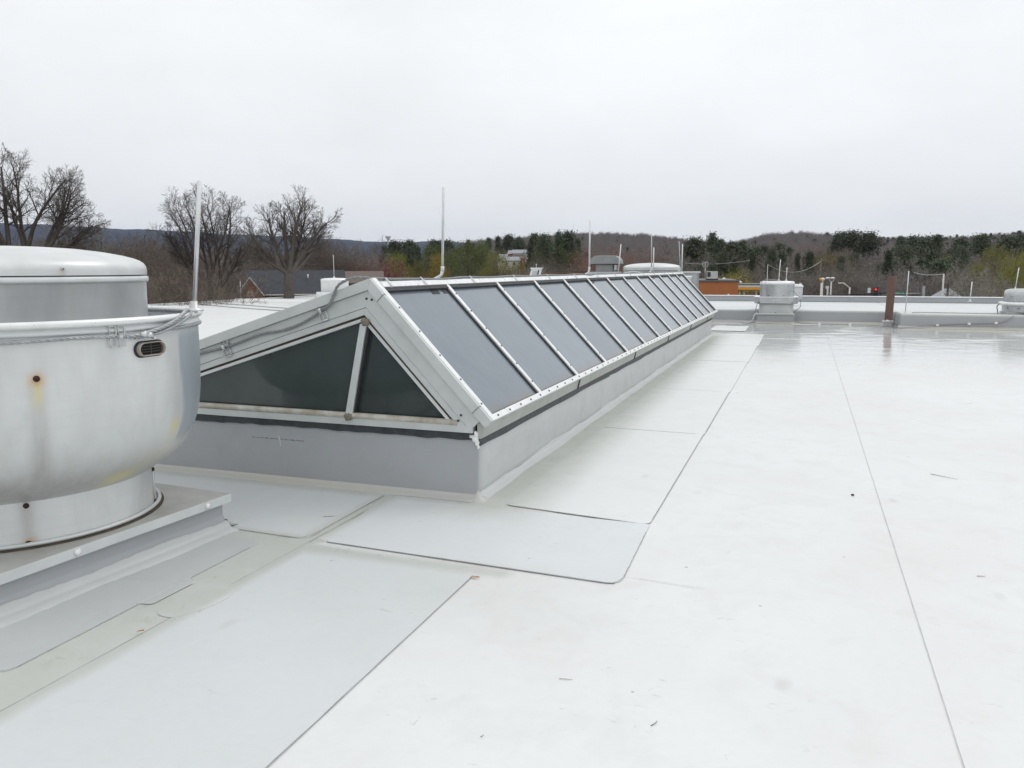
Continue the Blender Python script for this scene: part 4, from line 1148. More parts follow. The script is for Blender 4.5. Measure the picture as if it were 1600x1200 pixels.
MB().prism([(0.11, 1.28), (0.145, 1.28), (0.235, 1.66), (0.19, 1.66)], -0.17, -0.155).build("side_slot", M['gasket'], ht)
MB().prism([(-0.12, 1.70), (0.27, 1.70), (0.28, 1.74), (-0.10, 1.74)], -0.18, 0.17).build("lid", M['alu_bright'], ht, bevel=0.005)
MB().tube([(0.06, 0, 1.74), (0.06, 0, 1.88)], 0.012, 6).build("stub", M['clip'], ht)
# duct run behind the ridge
p = spot(985, 21.6)
dt = thing("duct_run", "low pale metal duct run right behind the skylight's far ridge", "duct", (p.x, p.y, 0.0))
MB().box(-0.9, 0.9, -0.2, 0.2, 0.85, 1.52).build("duct", M['lightmetal'], dt, bevel=0.02)
MB().box(-0.95, -0.8, -0.15, 0.15, 0.0, 0.86).build("duct_leg", M['galv'], dt)
MB().box(0.8, 0.95, -0.15, 0.15, 0.0, 0.86).build("duct_leg", M['galv'], dt)
MB().tube([(-0.3, -0.2, 1.54), (0.1, -0.15, 1.62), (0.5, -0.1, 1.55)], 0.02, 6).build("pipe", M['clip'], dt)

# timber post in its flashing boot
M['timber'] = None
mt, t, b = newmat("weathered_timber"); pp = objc(t)
g_ = noise(t, mapped(t, pp, (40, 40, 1.6)), 1.0, 5, 0.7, 0.6)
t.links.new(mixc(t, ramp(t, g_, 0.3, 0.7), (0.095, 0.050, 0.040), (0.20, 0.125, 0.105)), b.inputs["Base Color"]); b.inputs["Roughness"].default_value = 0.85
bump(t, b, g_, 0.6, 0.01); M['timber'] = mt
ps = thing("timber_post", "weathered brown timber post standing in a white flashing boot before the step wall", "post", (4.42, 20.6, 0.0))
MB().box(-0.105, 0.105, -0.07, 0.07, 0.10, 1.46).build("post", M['timber'], ps, bevel=0.008)
MB().box(-0.12, 0.12, -0.09, 0.09, 0.0, 0.115).build("boot", M['wall_mem'], ps, bevel=0.02)
MB().blob((0.0, -0.02, 0.150), 0.165, 0.13, 0.045, 5, 14).build("boot_sealant", M['sealant'], ps)
ps.rotation_euler = (0, R(1.6), R(-8))

# cable along the foot of the far step
wc = thing("conductor_cable", "thin conductor running along the foot of the far step wall", "cable", (0, 0, 0))
pts = [(-0.10, 18.4, 0.02), (0.3, 18.6, 0.022), (0.62, 20.2, 0.03)]
MB().tube(resample([(-0.1, 19.6, 0.022), (0.25, 19.5, 0.022), (0.45, 19.8, 0.022), (0.60, 20.75, 0.05)], 0.1), 0.011, 6).build("wire", M['rope'], wc)
MB().tube(resample([(1.85, 20.8, 0.25), (1.95, 20.75, 0.06), (2.2, 20.7, 0.03), (2.9, 20.72, 0.025), (4.0, 20.55, 0.025), (4.6, 19.7, 0.025), (5.0, 19.75, 0.05), (5.6, 19.93, 0.10), (6.4, 19.94, 0.155), (7.0, 19.94, 0.18), (7.3, 19.93, 0.25), (7.45, 19.9, 0.40)], 0.08), 0.011, 6).build("wire", M['rope'], wc)
MB().tube(resample([(5.0, 20.3, ZS+0.02), (5.3, 20.6, ZS+0.02), (6.5, 20.5, ZS+0.02), (7.3, 20.4, ZS+0.02)], 0.1), 0.010, 6).build("wire", M['rope'], wc)
cl = MB()
for x, y, z in ((2.55, 20.71, 0.03), (3.4, 20.66, 0.03), (5.62, 19.94, 0.10), (6.4, 19.94, 0.155), (7.05, 19.94, 0.19)): cl.box(x-0.035, x+0.035, y-0.03, y+0.03, z-0.025, z+0.03)
cl.build("cable_clips", M['sealant'], wc, kind='stuff')
lw_ = thing("conductor_cable", "two thin dark conductors lying across the white roof at the far left", "cable", (0, 0, 0))
MB().tube(resample([(-25.7, 28.1, 0.02), (-23.0, 26.8, 0.02), (-19.5, 24.9, 0.02), (-12.0, 21.6, 0.02)], 0.3), 0.018, 6).build("wire", M['galv'], lw_)
MB().tube(resample([(-26.2, 27.2, 0.02), (-22.5, 25.0, 0.02), (-18.4, 23.0, 0.02), (-12.0, 20.0, 0.02)], 0.3), 0.018, 6).build("wire", M['galv'], lw_)
air_terminal((4.85, 20.5, ZS), (0.02, 0, 1.20), 1.20, 0.013, "lightning rod on the raised roof just right of the timber post", elbow=False, mat='rod')
q = spot(1520, 29.5)
air_terminal((q.x, q.y, 0.63), (0.02, 0, 0.62), 0.62, 0.016, "lightning rod on the rear parapet under the yellow-green trees", elbow=False, mat='rod')

# litter
def leaf(loc, rz, col, label, s_=0.03, nm="dead_leaf", cat="leaf"):
    mb = MB(); vs = []; fs = []
    for i in range(6):
        t_ = i/5; w = 0.32*math.sin(math.pi*min(1, t_*0.95+0.03))
        vs += [(s_*(t_-0.5)*2, -s_*w, 0.003+0.006*t_), (s_*(t_-0.5)*2, 0, 0.0015+0.002*t_), (s_*(t_-0.5)*2, s_*w, 0.003+0.006*t_)]
    for i in range(5):
        for k in range(2): fs.append((3*i+k, 3*i+3+k, 3*i+4+k, 3*i+1+k))
    o = mb.add(vs, fs).build(nm, col)
    so = o.modifiers.new("solid", 'SOLIDIFY'); so.thickness = 0.0008
    o.location = loc; o.rotation_euler = (0, 0, rz); tag(o, label, cat)
    return o
M['leaf'] = simple("orange_dead_leaf", (0.45, 0.20, 0.07), 0.7, 0, 0.3, 60)
leaf((0.447, -1.392, 0.006), 0.1, M['leaf'], "orange dead leaf at the tip of the long foreground seam", 0.026)
leaf((-0.765, -2.55, 0.016), 0.5, M['leaf'], "small orange leaf scrap lying on the seam by the exhaust fan", 0.016)
peb = MB().blob((0, 0, 0.006), 0.013, 0.011, 0.008, 2, 8).build("pebble", M['gasket']); peb.location = (2.49, 1.05, 0.004)
tag(peb, "small black pebble on the open white roof left of the long seam", "pebble")
M['twig'] = simple('dry_twig', (0.20, 0.17, 0.14), 0.8)
def twig(p0, ang, L, r, label):
    pts = [Vector((p0[0], p0[1], 0.006)), Vector((p0[0]+L*0.5*math.cos(ang)+0.004, p0[1]+L*0.5*math.sin(ang), 0.008)), Vector((p0[0]+L*math.cos(ang+0.1), p0[1]+L*math.sin(ang+0.1), 0.006))]
    o = MB().tube([q-pts[0] for q in pts], [r, r*0.8, r*0.4], 5).build("twig", M['twig']); o.location = pts[0]
    tag(o, label, "twig")
twig((1.62, -2.52, 0), 1.1, 0.045, 0.0018, "thin dark twig at the bottom of the open roof, pointing away")
twig((1.20, -2.30, 0), 0.1, 0.055, 0.0014, "faint grey twig lying level in the lower middle of the roof")
twig((1.05, -2.80, 0), 1.2, 0.018, 0.0016, "tiny dark twig scrap near the bottom edge of the picture")
twig((3.13, 1.95, 0), -0.7, 0.22, 0.0022, "curved pale straw on the right part of the roof")
twig((3.05, -0.45, 0), 0.0, 0.04, 0.0020, "short brown twig on the roof right of the long seam")
twig((-0.96, -0.72, 0.01), 0.5, 0.10, 0.004, "brown twig on the cool sheet beside the fan's cap plate")
twig((-0.30, -0.60, 0.01), 0.2, 0.035, 0.0025, "dark twig scrap on the front patch near the dirty seam")

# ------------------------------------------------------------------ TERRAIN
def smooth(a, b_, x):
    t_ = max(0.0, min(1.0, (x-a)/(b_-a))); return t_*t_*(3-2*t_)
# silhouette of the wooded hills: bearing column -> elevation (pixels above the horizon row 420.6)
HILL = [(-900, 18), (-300, 20), (0, 20), (300, 20), (540, 22), (700, 34), (760, 46), (800, 48), (850, 52), (900, 55), (950, 55), (1000, 53), (1050, 47), (1100, 42), (1135, 38), (1160, 43), (1200, 51), (1245, 53), (1290, 49), (1330, 44), (1400, 42), (1500, 42), (1600, 46), (1800, 50), (2400, 40)]
def hill_px(px):
    for (a, b_) in zip(HILL[:-1], HILL[1:]):
        if a[0] <= px <= b_[0]:
            t_ = (px-a[0])/(b_[0]-a[0]); t_ = t_*t_*(3-2*t_)
            return a[1]+(b_[1]-a[1])*t_
    return 20
def ground_z(px, D):
    """hills rise between 220 m and 1000 m; flat to the left"""
    h = hill_px(px)
    zt = CAM.z + h/F_PX*1000.0 - 13.5
    zt = max(zt, GZ)
    if px < 600: zt = GZ + (zt-GZ)*0.0 + 4.0*smooth(300, 900, D)
    w = smooth(560, 760, px)
    z = GZ + (zt-GZ)*(0.15*smooth(180, 500, D) + 0.85*smooth(330, 1000, D))*w
    if w < 1: z += (1-w)*2.0*smooth(300, 900, D)
    if D > 1000: z = z - (D-1000)*0.012
    return max(z, GZ)
cols = list(range(-900, 2401, 30)); rads = [0.1, 20, 60, 120, 180, 240, 300, 360, 430, 500, 580, 660, 740, 820, 900, 1000, 1200, 1600, 2400, 4000, 8000]
vs = []; fs = []
for D in rads:
    for c in cols:
        p = spot(c, D); vs.append((p.x, p.y, ground_z(c, D) - (0 if D < 2000 else 6)))
nc = len(cols)
for j in range(len(rads)-1):
    for i in range(nc-1):
        fs.append((j*nc+i, j*nc+i+1, (j+1)*nc+i+1, (j+1)*nc+i))
M['ground'] = simple("brown_winter_ground", (0.12, 0.10, 0.08), 0.9, 0, 0.3, 0.05, c2=(0.08, 0.075, 0.055), world=True)
MB().add(vs, fs, True).build("ground", M['ground'], kind='structure')
o = MB().box(-9000, 9000, -9000, 9000, GZ-0.6, GZ-0.5).build("ground", M['ground'], kind='structure')

# far ridge
M['farhill'] = simple("distant_wooded_ridge", (0.022, 0.028, 0.036), 0.95, 0, 0.25, 0.004, world=True)
prof_ = [(-1500, 60), (-700, 64), (-200, 62), (0, 61), (130, 60), (230, 56), (320, 54), (420, 50), (530, 46), (600, 42), (640, 40), (660, 42), (700, 43), (800, 38), (900, 30), (1200, 22), (1800, 20)]
vs = []; fs = []; rnd = random.Random(9)
cc = list(range(-1500, 1801, 6)); D0 = 5600
e = 0
for j, (dd, k) in enumerate(((-900, 0.0), (-500, 0.45), (-200, 0.85), (0, 1.0), (400, 0.9), (1200, 0.2))):
    for c in cc:
        for (a, b_) in zip(prof_[:-1], prof_[1:]):
            if a[0] <= c <= b_[0]: h = a[1]+(b_[1]-a[1])*(c-a[0])/(b_[0]-a[0])
        h += 0.8*math.sin(c*0.031)+0.5*math.sin(c*0.083+1)+rnd.uniform(-0.35, 0.35)
        p = spot(c, D0+dd); vs.append((p.x, p.y, GZ + (CAM.z-GZ+h/F_PX*D0)*k))
n_ = len(cc)
for j in range(5):
    for i in range(n_-1): fs.append((j*n_+i, j*n_+i+1, (j+1)*n_+i+1, (j+1)*n_+i))
MB().add(vs, fs, True).build("hills", M['farhill'], kind='structure')

# ------------------------------------------------------------------ TREES
def winter_tree(seed, H, Rr, trunk=0.25, stems=1, limbs=5, limb_ang=(0.35, 0.75), limb_len=0.62, kids=(9, 6, 5, 4), ratio=(0.46, 0.50, 0.52, 0.55), ang=(0.55, 0.95), r0=0.02, min_r=0.006, wig=0.09, trop=0.06, fw=0.006, leader=True, stub=0.25, spec=None):
    """bare crown: a trunk, forking limbs, and four orders of ever finer, straight twigs"""
    rnd = random.Random(seed); mb = MB()
    V3 = Vector
    def perp(d, az):
        a = d.cross(V3((0.31, 0.17, 0.93))).normalized()
        return (a*math.cos(az) + d.cross(a)*math.sin(az)).normalized()
    def branch(p, d, L, r, lev, az0):
        k = 7 if lev == 0 else (5 if lev == 1 else (3 if lev == 2 else 2))
        pts = [p]; q = p; dd = d; dirs = [d]
        w = wig*(1.0 if lev < 2 else 1.5)
        for i in range(k):
            dd = (dd + V3((rnd.gauss(0, 1), rnd.gauss(0, 1), rnd.gauss(0, 0.8)))*w + V3((0, 0, 1))*trop*(1.0 if lev < 3 else 0.5)).normalized()
            q = q + dd*(L/k); pts.append(q); dirs.append(dd)
        if lev >= 3:
            sd = perp(dd, rnd.random()*6.28)*max(fw, r*0.8)
            vs = []
            for i_, q_ in enumerate(pts):
                w_ = 1.0-0.65*i_/k; vs += [q_-sd*w_, q_+sd*w_]
            mb.add(vs, [(2*i_, 2*i_+1, 2*i_+3, 2*i_+2) for i_ in range(k)])
        else:
            mb.tube(pts, [max(min_r, r*(1-0.72*(i_/k)**0.9)) for i_ in range(k+1)], (7, 6, 4)[lev], smooth=lev < 2, caps=False)
        if lev > len(kids)-1: return
        n = kids[lev]
        az = az0
        for j in range(n):
            st_ = stub if lev == 0 else stub*0.6
            t_ = st_ + (1-st_)*((j+rnd.uniform(0.1, 0.9))/n)
            f = t_*k; idx = min(k-1, int(f)); b_ = pts[idx].lerp(pts[idx+1], f-idx)
            az += 2.4+rnd.uniform(-0.5, 0.5)
            a = rnd.uniform(*ang)*(1.15-0.4*t_)
            nd = (dirs[idx]*math.cos(a)+perp(dirs[idx], az)*math.sin(a)).normalized()
            Lc = L*ratio[lev]*(1.25-0.65*t_)*rnd.uniform(0.75, 1.2)
            rc = max(min_r, r*(1-0.72*t_)*rnd.uniform(0.40, 0.62))
            branch(b_, nd, Lc, rc, lev+1, rnd.random()*6.28)
    if spec:
        # limbs given by their tips: (start height, across, up) in metres, trunk radius r0
        for (z0, x0, tips, rt) in spec:
            top = V3((x0, 0, z0)); base = V3((x0*0.6, rnd.uniform(-0.2, 0.2), 0))
            k_ = 6; pts = [base.lerp(top, i/k_)+V3((rnd.gauss(0, 1), rnd.gauss(0, 1), 0))*0.05*(0 < i < k_) for i in range(k_+1)]
            mb.tube(pts, [rt*(1.25-0.30*i/k_) for i in range(k_+1)], 8, caps=False)
            for (dx, dz) in tips:
                dy = rnd.uniform(-0.45, 0.45)*dz*0.6
                tgt = V3((dx, dy, dz)); L = tgt.length
                st = (tgt.normalized()+V3((0, 0, -0.10))).normalized()
                branch(top-V3((0, 0, 0.25*rnd.random())), st, L*0.79, rt*rnd.uniform(0.46, 0.62), 0, rnd.random()*6.28)
        return mb
    for s_ in range(stems):
        a = 2*math.pi*s_/stems+rnd.random()*0.8
        tl = 0.0 if stems == 1 else rnd.uniform(0.10, 0.30)
        p = V3((0.25*math.cos(a), 0.25*math.sin(a), 0)) if stems > 1 else V3((0, 0, 0))
        d = V3((math.cos(a)*tl+rnd.uniform(-.03, .03), math.sin(a)*tl, 1)).normalized()
        rt = H*r0*(1.0 if stems == 1 else 0.72)
        pts = [p]; L = H*trunk
        for i in range(4):
            d = (d+V3((rnd.gauss(0, 1), rnd.gauss(0, 1), 0))*0.03).normalized(); pts.append(pts[-1]+d*L/4)
        mb.tube(pts, [rt*1.15, rt, rt*0.94, rt*0.9, rt*0.86], 8, caps=False)
        nl = max(2, int(round(limbs/ (stems**0.6))))
        for j in range(nl):
            az = 2*math.pi*j/nl+rnd.uniform(-0.4, 0.4)
            an = rnd.uniform(*limb_ang)
            nd = (d*math.cos(an)+perp(d, az)*math.sin(an)).normalized()
            b_ = pts[-1] - d*L*0.25*rnd.random()*(j > 0)
            branch(b_, nd, H*limb_len*rnd.uniform(0.85, 1.1)*(1-0.18*an), rt*rnd.uniform(0.45, 0.68), 0, rnd.random()*6.28)
        if leader: branch(pts[-1], d, H*limb_len*1.05, rt*0.62, 0, 0.0)
    zs = sorted(v[2] for v in mb.v); zm = zs[-1]
    rs_ = sorted(math.hypot(v[0], v[1]) for v in mb.v); rm = rs_[int(len(rs_)*0.97)]
    k = H/zm; kx = Rr/rm
    mb.v = [(v[0]*kx, v[1]*kx, v[2]*k) for v in mb.v]
    return mb

def bark(name, c, c2):
    return simple(name, c, 0.95, 0, 0.2, 1.2, c2=c2, spec=0.2)
M['bark'] = bark("grey_brown_bark", (0.15, 0.132, 0.12), (0.085, 0.072, 0.064))
M['bark_brown'] = bark("brown_twigs", (0.20, 0.165, 0.14), (0.12, 0.098, 0.083))
M['bark_dark'] = bark('dark_bark', (0.15, 0.132, 0.12), (0.082, 0.072, 0.064))
M['bark_red'] = bark("reddish_twigs", (0.32, 0.205, 0.17), (0.20, 0.13, 0.11))
M['bark_pale'] = bark("pale_bark", (0.36, 0.345, 0.30), (0.22, 0.21, 0.18))
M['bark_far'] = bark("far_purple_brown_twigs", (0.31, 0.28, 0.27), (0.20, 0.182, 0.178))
M['bark_grey'] = bark("grey_twigs", (0.27, 0.245, 0.22), (0.16, 0.148, 0.13))
M['pink'] = bark("pink_buds", (0.30, 0.09, 0.11), (0.16, 0.07, 0.07))

def leafmat(name, c1, c2):
    mt, t, b = newmat(name); p = objc(t)
    oi = t.nodes.new("ShaderNodeObjectInfo")
    n = noise(t, p, 0.9, 3, 0.6)
    col = mixc(t, ramp(t, n, 0.3, 0.7), c1, c2)
    hs = t.nodes.new("ShaderNodeHueSaturation")
    t.links.new(ramp(t, oi.outputs["Random"], 0, 1, 0.75, 1.25), hs.inputs["Value"])
    t.links.new(ramp(t, oi.outputs["Random"], 0, 1, 0.485, 0.515), hs.inputs["Hue"])
    t.links.new(col, hs.inputs["Color"]); t.links.new(hs.outputs[0], b.inputs["Base Color"])
    b.inputs["Roughness"].default_value = 0.75; b.inputs["Specular IOR Level"].default_value = 0.25
    return mt
M['needle'] = leafmat("dark_needles", (0.062, 0.080, 0.058), (0.13, 0.145, 0.09))
M['needle2'] = leafmat("green_needles", (0.085, 0.11, 0.045), (0.15, 0.165, 0.06))
M['ygreen'] = leafmat("yellow_green_leaves", (0.15, 0.155, 0.04), (0.26, 0.24, 0.06))
M['ochre'] = leafmat("ochre_leaves", (0.23, 0.185, 0.045), (0.36, 0.26, 0.05))

def leaves(seed, H, Rr, n, size, shape, base=0.12, thin=1.0):
    """one mesh of small leaf clumps filling a crown; branch-centred clusters leave gaps"""
    rs = np.random.RandomState(seed)
    def prof(t):
        if shape == 'cone': return (1-t)**0.85*(0.75+0.25*np.sin(t*22))
        if shape == 'pine': return np.minimum(1, (t+0.12)*3.2)*(1-t*0.97)**0.6*(0.85+0.15*np.sin(t*17+1))
        return np.sin(np.pi*np.clip(t*0.9+0.07, 0, 1))**0.55
    ncl = max(24, n//34)
    t = rs.rand(ncl)**0.85; a = rs.rand(ncl)*2*np.pi
    rr = Rr*prof(t)*(0.45+0.55*np.sqrt(rs.rand(ncl)))*rs.uniform(0.82, 1.15, ncl)
    C = np.stack([rr*np.cos(a), rr*np.sin(a), H*(base+(1-base)*t)], 1)
    cs = (0.10 if shape == 'cone' else 0.15)*Rr*rs.uniform(0.7, 1.5, ncl)
    k = rs.randint(0, ncl, n)
    P = C[k]+rs.normal(0, 1, (n, 3))*cs[k][:, None]*np.array([1, 1, 0.6])
    u = rs.normal(0, 1, (n, 3)); u /= np.linalg.norm(u, axis=1)[:, None]
    w = rs.normal(0, 1, (n, 3)); w -= (w*u).sum(1)[:, None]*u; w /= np.linalg.norm(w, axis=1)[:, None]
    s_ = size*rs.uniform(0.6, 1.4, n)[:, None]
    q = np.stack([P-u*s_-w*s_*0.35*thin, P+u*s_*0.2-w*s_*0.55*thin, P+u*s_+w*s_*0.1, P-u*s_*0.1+w*s_*0.55*thin], 1).reshape(-1, 3)
    mb = MB(); mb.v = [tuple(x) for x in q.tolist()]; mb.f = [(4*i, 4*i+1, 4*i+2, 4*i+3) for i in range(n)]; mb.sm = [False]*n
    return mb, C
def leafy_proto(name, seed, H, Rr, n, size, shape, mat, trunk_mat='bark', base=0.12):
    lm_, C = leaves(seed, H, Rr, n, size, shape, base)
    tm = MB(); rnd = random.Random(seed)
    tm.tube([(0, 0, 0), (0.1, 0, H*0.3), (0.0, 0.1, H*0.6), (0, 0, H*0.93)], [H*0.022, H*0.018, H*0.011, H*0.003], 7)
    for i in rnd.sample(range(len(C)), min(26, len(C))):
        c = C[i]; z0 = c[2]-0.35*math.hypot(c[0], c[1]); z0 = max(H*0.08, z0)
        tm.tube([(0, 0, z0), (c[0]*0.5, c[1]*0.5, (z0+c[2])/2+0.1), tuple(c)], [H*0.006, H*0.004, H*0.0015], 3, caps=False)
    return (lm_.mesh("crown", M[mat]), tm.mesh("trunk", M[trunk_mat]))
def bare_proto(seed, mat, **kw):
    mb = winter_tree(seed, **kw)
    return mb.mesh("branches", M[mat])

P_BARE = {}
for i in range(3):
    P_BARE['brown%d' % i] = bare_proto(100+i, 'bark_brown', H=12, Rr=(4.2, 3.2, 3.8)[i], trunk=(0.2, 0.3, 0.25)[i], limbs=5, limb_ang=((0.3, 0.8), (0.15, 0.5), (0.3, 0.7))[i], limb_len=0.62, kids=(8, 5, 4, 3), r0=0.013, wig=0.09, min_r=0.010, fw=0.014)
for i in range(2):
    P_BARE['bushy%d' % i] = bare_proto(150+i, 'bark_brown', H=8, Rr=3.4, trunk=0.06, stems=4, limbs=9, limb_ang=(0.1, 0.8), limb_len=0.85, kids=(6, 4, 3, 3), r0=0.010, wig=0.09, min_r=0.008, fw=0.012)
for k_, base_ in (('grey', 'bark_grey'), ('red', 'bark_red'), ('far', 'bark_far')):
    for i in range(2):
        me = P_BARE['brown%d' % (i*2)].copy(); me.materials.clear(); me.materials.append(M[base_]); P_BARE['%s%d' % (k_, i)] = me
# distant bare trees: coarser, thicker twigs
for i in range(2):
    P_BARE['dist%d' % i] = bare_proto(180+i, 'bark_far', H=12, Rr=4.4, trunk=0.15, limbs=6, limb_ang=(0.2, 0.8), limb_len=0.7, kids=(7, 5, 4), ratio=(0.46, 0.5, 0.55), r0=0.016, wig=0.08, min_r=0.03, fw=0.045)
me = P_BARE['bushy1'].copy(); me.materials.clear(); me.materials.append(M['pink']); P_BARE['pink0'] = me
P_LEAF = {}
for i in range(2):
    P_LEAF['conifer%d' % i] = leafy_proto("conifer", 10+i, 16, 4.2, 8000, 0.19, 'cone', 'needle', base=0.06)
    P_LEAF['pine%d' % i] = leafy_proto("pine", 20+i, 15, 4.8, 8000, 0.21, 'pine', 'needle', base=0.15)
    P_LEAF['green%d' % i] = leafy_proto("green", 30+i, 12, 5.2, 11000, 0.13, 'round', 'needle2', base=0.05)
    P_LEAF['yellow%d' % i] = leafy_proto("yellow", 40+i, 9, 4.6, 11000, 0.095, 'round', 'ygreen', base=0.04)
P_LEAF['ochre0'] = leafy_proto("ochre", 51, 8, 3.2, 9000, 0.085, 'round', 'ochre', base=0.04)

def place_bare(kind, px, D, H, label, group=None, w=1.0, rz=None, name="bare_tree", cat="tree", native=12.0, seed=0):
    p = spot(px, D); z = ground_z(px, D)
    o = bpy.data.objects.new(name, P_BARE[kind] if isinstance(kind, str) else kind)
    COL.objects.link(o)
    native = max(v.co.z for v in o.data.vertices) if isinstance(kind, str) and kind not in NH else NH.get(kind, native)
    if isinstance(kind, str): NH[kind] = native
    s_ = H/native
    o.location = (p.x, p.y, z-0.1); o.scale = (s_*w, s_*w, s_); o.rotation_euler = (0, 0, rz if rz is not None else (px*12.9898+D) % 6.28)
    return tag(o, label, cat, group)
NH = {}
NATL = {'conifer': 16, 'pine': 15, 'green': 12, 'yellow': 9, 'ochre': 8}
ORD = ['first', 'second', 'third', 'fourth', 'fifth', 'sixth', 'seventh', 'eighth', 'ninth', 'tenth', 'eleventh', 'twelfth', 'thirteenth', 'fourteenth', 'fifteenth', 'sixteenth', 'seventeenth', 'eighteenth']
def ordinals(rows, txt):
    xs = sorted(r_[1] for r_ in rows)
    return [txt % ORD[xs.index(r_[1])] for r_ in rows]
def place_leafy(kind, px, D, H, label, group=None, w=1.0, name="evergreen_tree", cat="tree"):
    p = spot(px, D); z = ground_z(px, D)
    cm, tm = P_LEAF[kind]
    t_ = thing(name, label, cat, (p.x, p.y, z-0.1), (px*7.77+D) % 6.28, group)
    for nm, me in (("crown", cm), ("trunk", tm)):
        o = bpy.data.objects.new(nm, me); COL.objects.link(o); o.parent = t_
    s_ = H*1.03/NATL[kind[:-1]]; t_.scale = (s_*w, s_*w, s_)
    return t_

def hero(seed, px, D, top_py, label, mat='bark', **kw):
    b_ = bearing(px)
    H = zat(top_py, D)-ground_z(px, D)
    me = winter_tree(seed, H=H, **kw)
    p = spot(px, D)
    t_ = me.build("bare_tree", M[mat]); t_.rotation_euler = (0, 0, math.atan2(-b_.x, b_.y)); t_.location = (p.x, p.y, ground_z(px, D)-0.1)
    tag(t_, label, "tree")
    return t_
# the big bare trees at the left
K_ = dict(Rr=3.0, wig=0.085, trop=0.035, ang=(0.45, 0.95), stub=0.30, fw=0.0072)
hero(7, 36, 52, 236, "largest bare spreading tree with thick forking limbs at the far left", mat='bark_dark', kids=(10, 7, 6, 4), ratio=(0.42, 0.50, 0.52, 0.55),
     spec=[(8.2, -0.5, [(-3.9, 3.6), (-3.0, 4.9), (-1.7, 5.4), (-0.6, 5.9), (-4.2, 1.9)], 0.26), (8.4, 0.25, [(0.2, 5.7), (1.0, 5.4), (-0.6, 4.0)], 0.22), (8.0, 0.9, [(1.5, 5.2), (2.4, 5.0), (3.1, 4.0), (3.3, 2.7), (2.7, 1.6)], 0.25)], **K_)
hero(12, 132, 58, 290, "slender bare tree with pale brown twigs right of the largest bare tree", mat='bark_grey', kids=(8, 6, 5, 4), ratio=(0.40, 0.50, 0.52, 0.55),
     spec=[(5.5, -0.3, [(-2.0, 5.2), (-1.0, 6.0), (-2.6, 3.8), (0.0, 5.8)], 0.13), (5.5, 0.4, [(0.9, 5.9), (1.7, 5.0), (2.3, 3.6), (1.9, 2.2)], 0.12)], **K_)
hero(23, 328, 55, 284, "dense many-stemmed bare tree right behind the tall rod of the big fan", mat='bark_dark', kids=(11, 7, 5, 4), ratio=(0.34, 0.50, 0.52, 0.55),
     spec=[(6.2, -0.5, [(-2.3, 4.6), (-1.9, 5.9), (-1.2, 6.6), (-2.5, 3.2)], 0.20), (6.0, 0.0, [(-0.5, 6.9), (0.0, 7.0), (0.6, 6.8)], 0.20), (6.2, 0.5, [(0.7, 6.7), (1.4, 6.2), (1.9, 4.8), (2.0, 3.2)], 0.20)], **K_)
hero(41, 452, 50, 290, "bare tree with a thick dark trunk forking above the brick gable", mat='bark_dark', kids=(10, 7, 6, 4), ratio=(0.42, 0.50, 0.52, 0.55),
     spec=[(7.1, 0.0, [(-2.6, 3.3), (-1.7, 4.4), (-0.5, 4.9), (0.6, 5.0), (1.6, 4.6), (2.7, 3.9), (3.1, 2.5), (-2.2, 2.0)], 0.30)], **K_)

rnd = random.Random(77)
def ptop(py, D, px): return zat(py, D) - ground_z(px, D)
# brown thicket on the left, three depths
g_thick = "brown bare trees in the left-hand thicket"
l_thick = "bare brown tree in the tangled thicket beyond the left roof edge"
for i in range(80):
    px = -40 + 600*(i+rnd.random())/80
    D = rnd.choice((70, 85, 100, 125, 150, 190))*rnd.uniform(0.9, 1.1)
    top = rnd.uniform(361, 384) if D > 95 else rnd.uniform(378, 412)
    kind = rnd.choice(['brown0', 'brown1', 'brown2', 'grey0', 'bushy0', 'bushy1'])
    if px > 372 and D < 118: D = rnd.uniform(118, 190); top = rnd.uniform(370, 396)
    place_bare(kind, px, D, max(3.5, ptop(top, D, px)), l_thick, g_thick, w=rnd.uniform(1.0, 1.5))
for i in range(16):
    px = 226 + 118*(i+rnd.random())/16
    D = rnd.uniform(42, 62)
    place_bare(rnd.choice(['bushy0', 'bushy1', 'brown1']), px, D, ptop(rnd.uniform(392, 440), D, px), "low bare brown bush just past the left roof edge", "low bare bushes past the left roof edge", w=1.2, name="bare_bush", cat="bush")
for px, py, D in ((232, 352, 80), (250, 368, 90), (215, 366, 75), (195, 372, 95)):
    place_bare('brown%d' % (int(px) % 3), px, D, ptop(py, D, px), "thin bare tree rising over the thicket between the two big tree groups", "thin bare trees between the big tree groups")
place_bare('brown2', 593, 420, ptop(366, 420, 593), "round-headed pale bare tree next to the water tower", w=1.1)
place_bare('pink0', 612, 120, ptop(398, 120, 612), "pink budding tree behind the brown-roofed building", w=1.6, name="budding_tree")
# centre: yellow-green and green
RN = {'conifer': 4.2, 'pine': 4.8, 'green': 5.2, 'yellow': 4.6, 'ochre': 3.2}
def pw(kind, D, H, hw):
    """width factor that gives the crown a half width of hw pixels"""
    return (hw/F_PX*D)/(RN[kind[:-1]]*H*1.03/NATL[kind[:-1]])
YG = [('yellow0', 622, 140, 402, 26, "olive-green tree left of the first ridge rod, behind the brown roof"),
      ('yellow1', 654, 130, 412, 15, "small olive shrub between two larger yellow-green trees"),
      ('ochre0', 684, 135, 401, 17, "bright yellow-ochre tree just left of the nearest ridge rod"),
      ('green0', 732, 165, 383, 34, "large mid-green tree right of the nearest ridge rod"),
      ('yellow0', 776, 140, 400, 28, "broad olive tree to the right of the large mid-green tree"),
      ('yellow1', 810, 130, 412, 16, "lower olive shrub at the right end of the green group"),
      ('green1', 756, 185, 383, 18, "green tree behind the broad olive tree"),
      ('green1', 706, 150, 398, 18, "smaller mid-green tree hard behind the nearest ridge rod")]
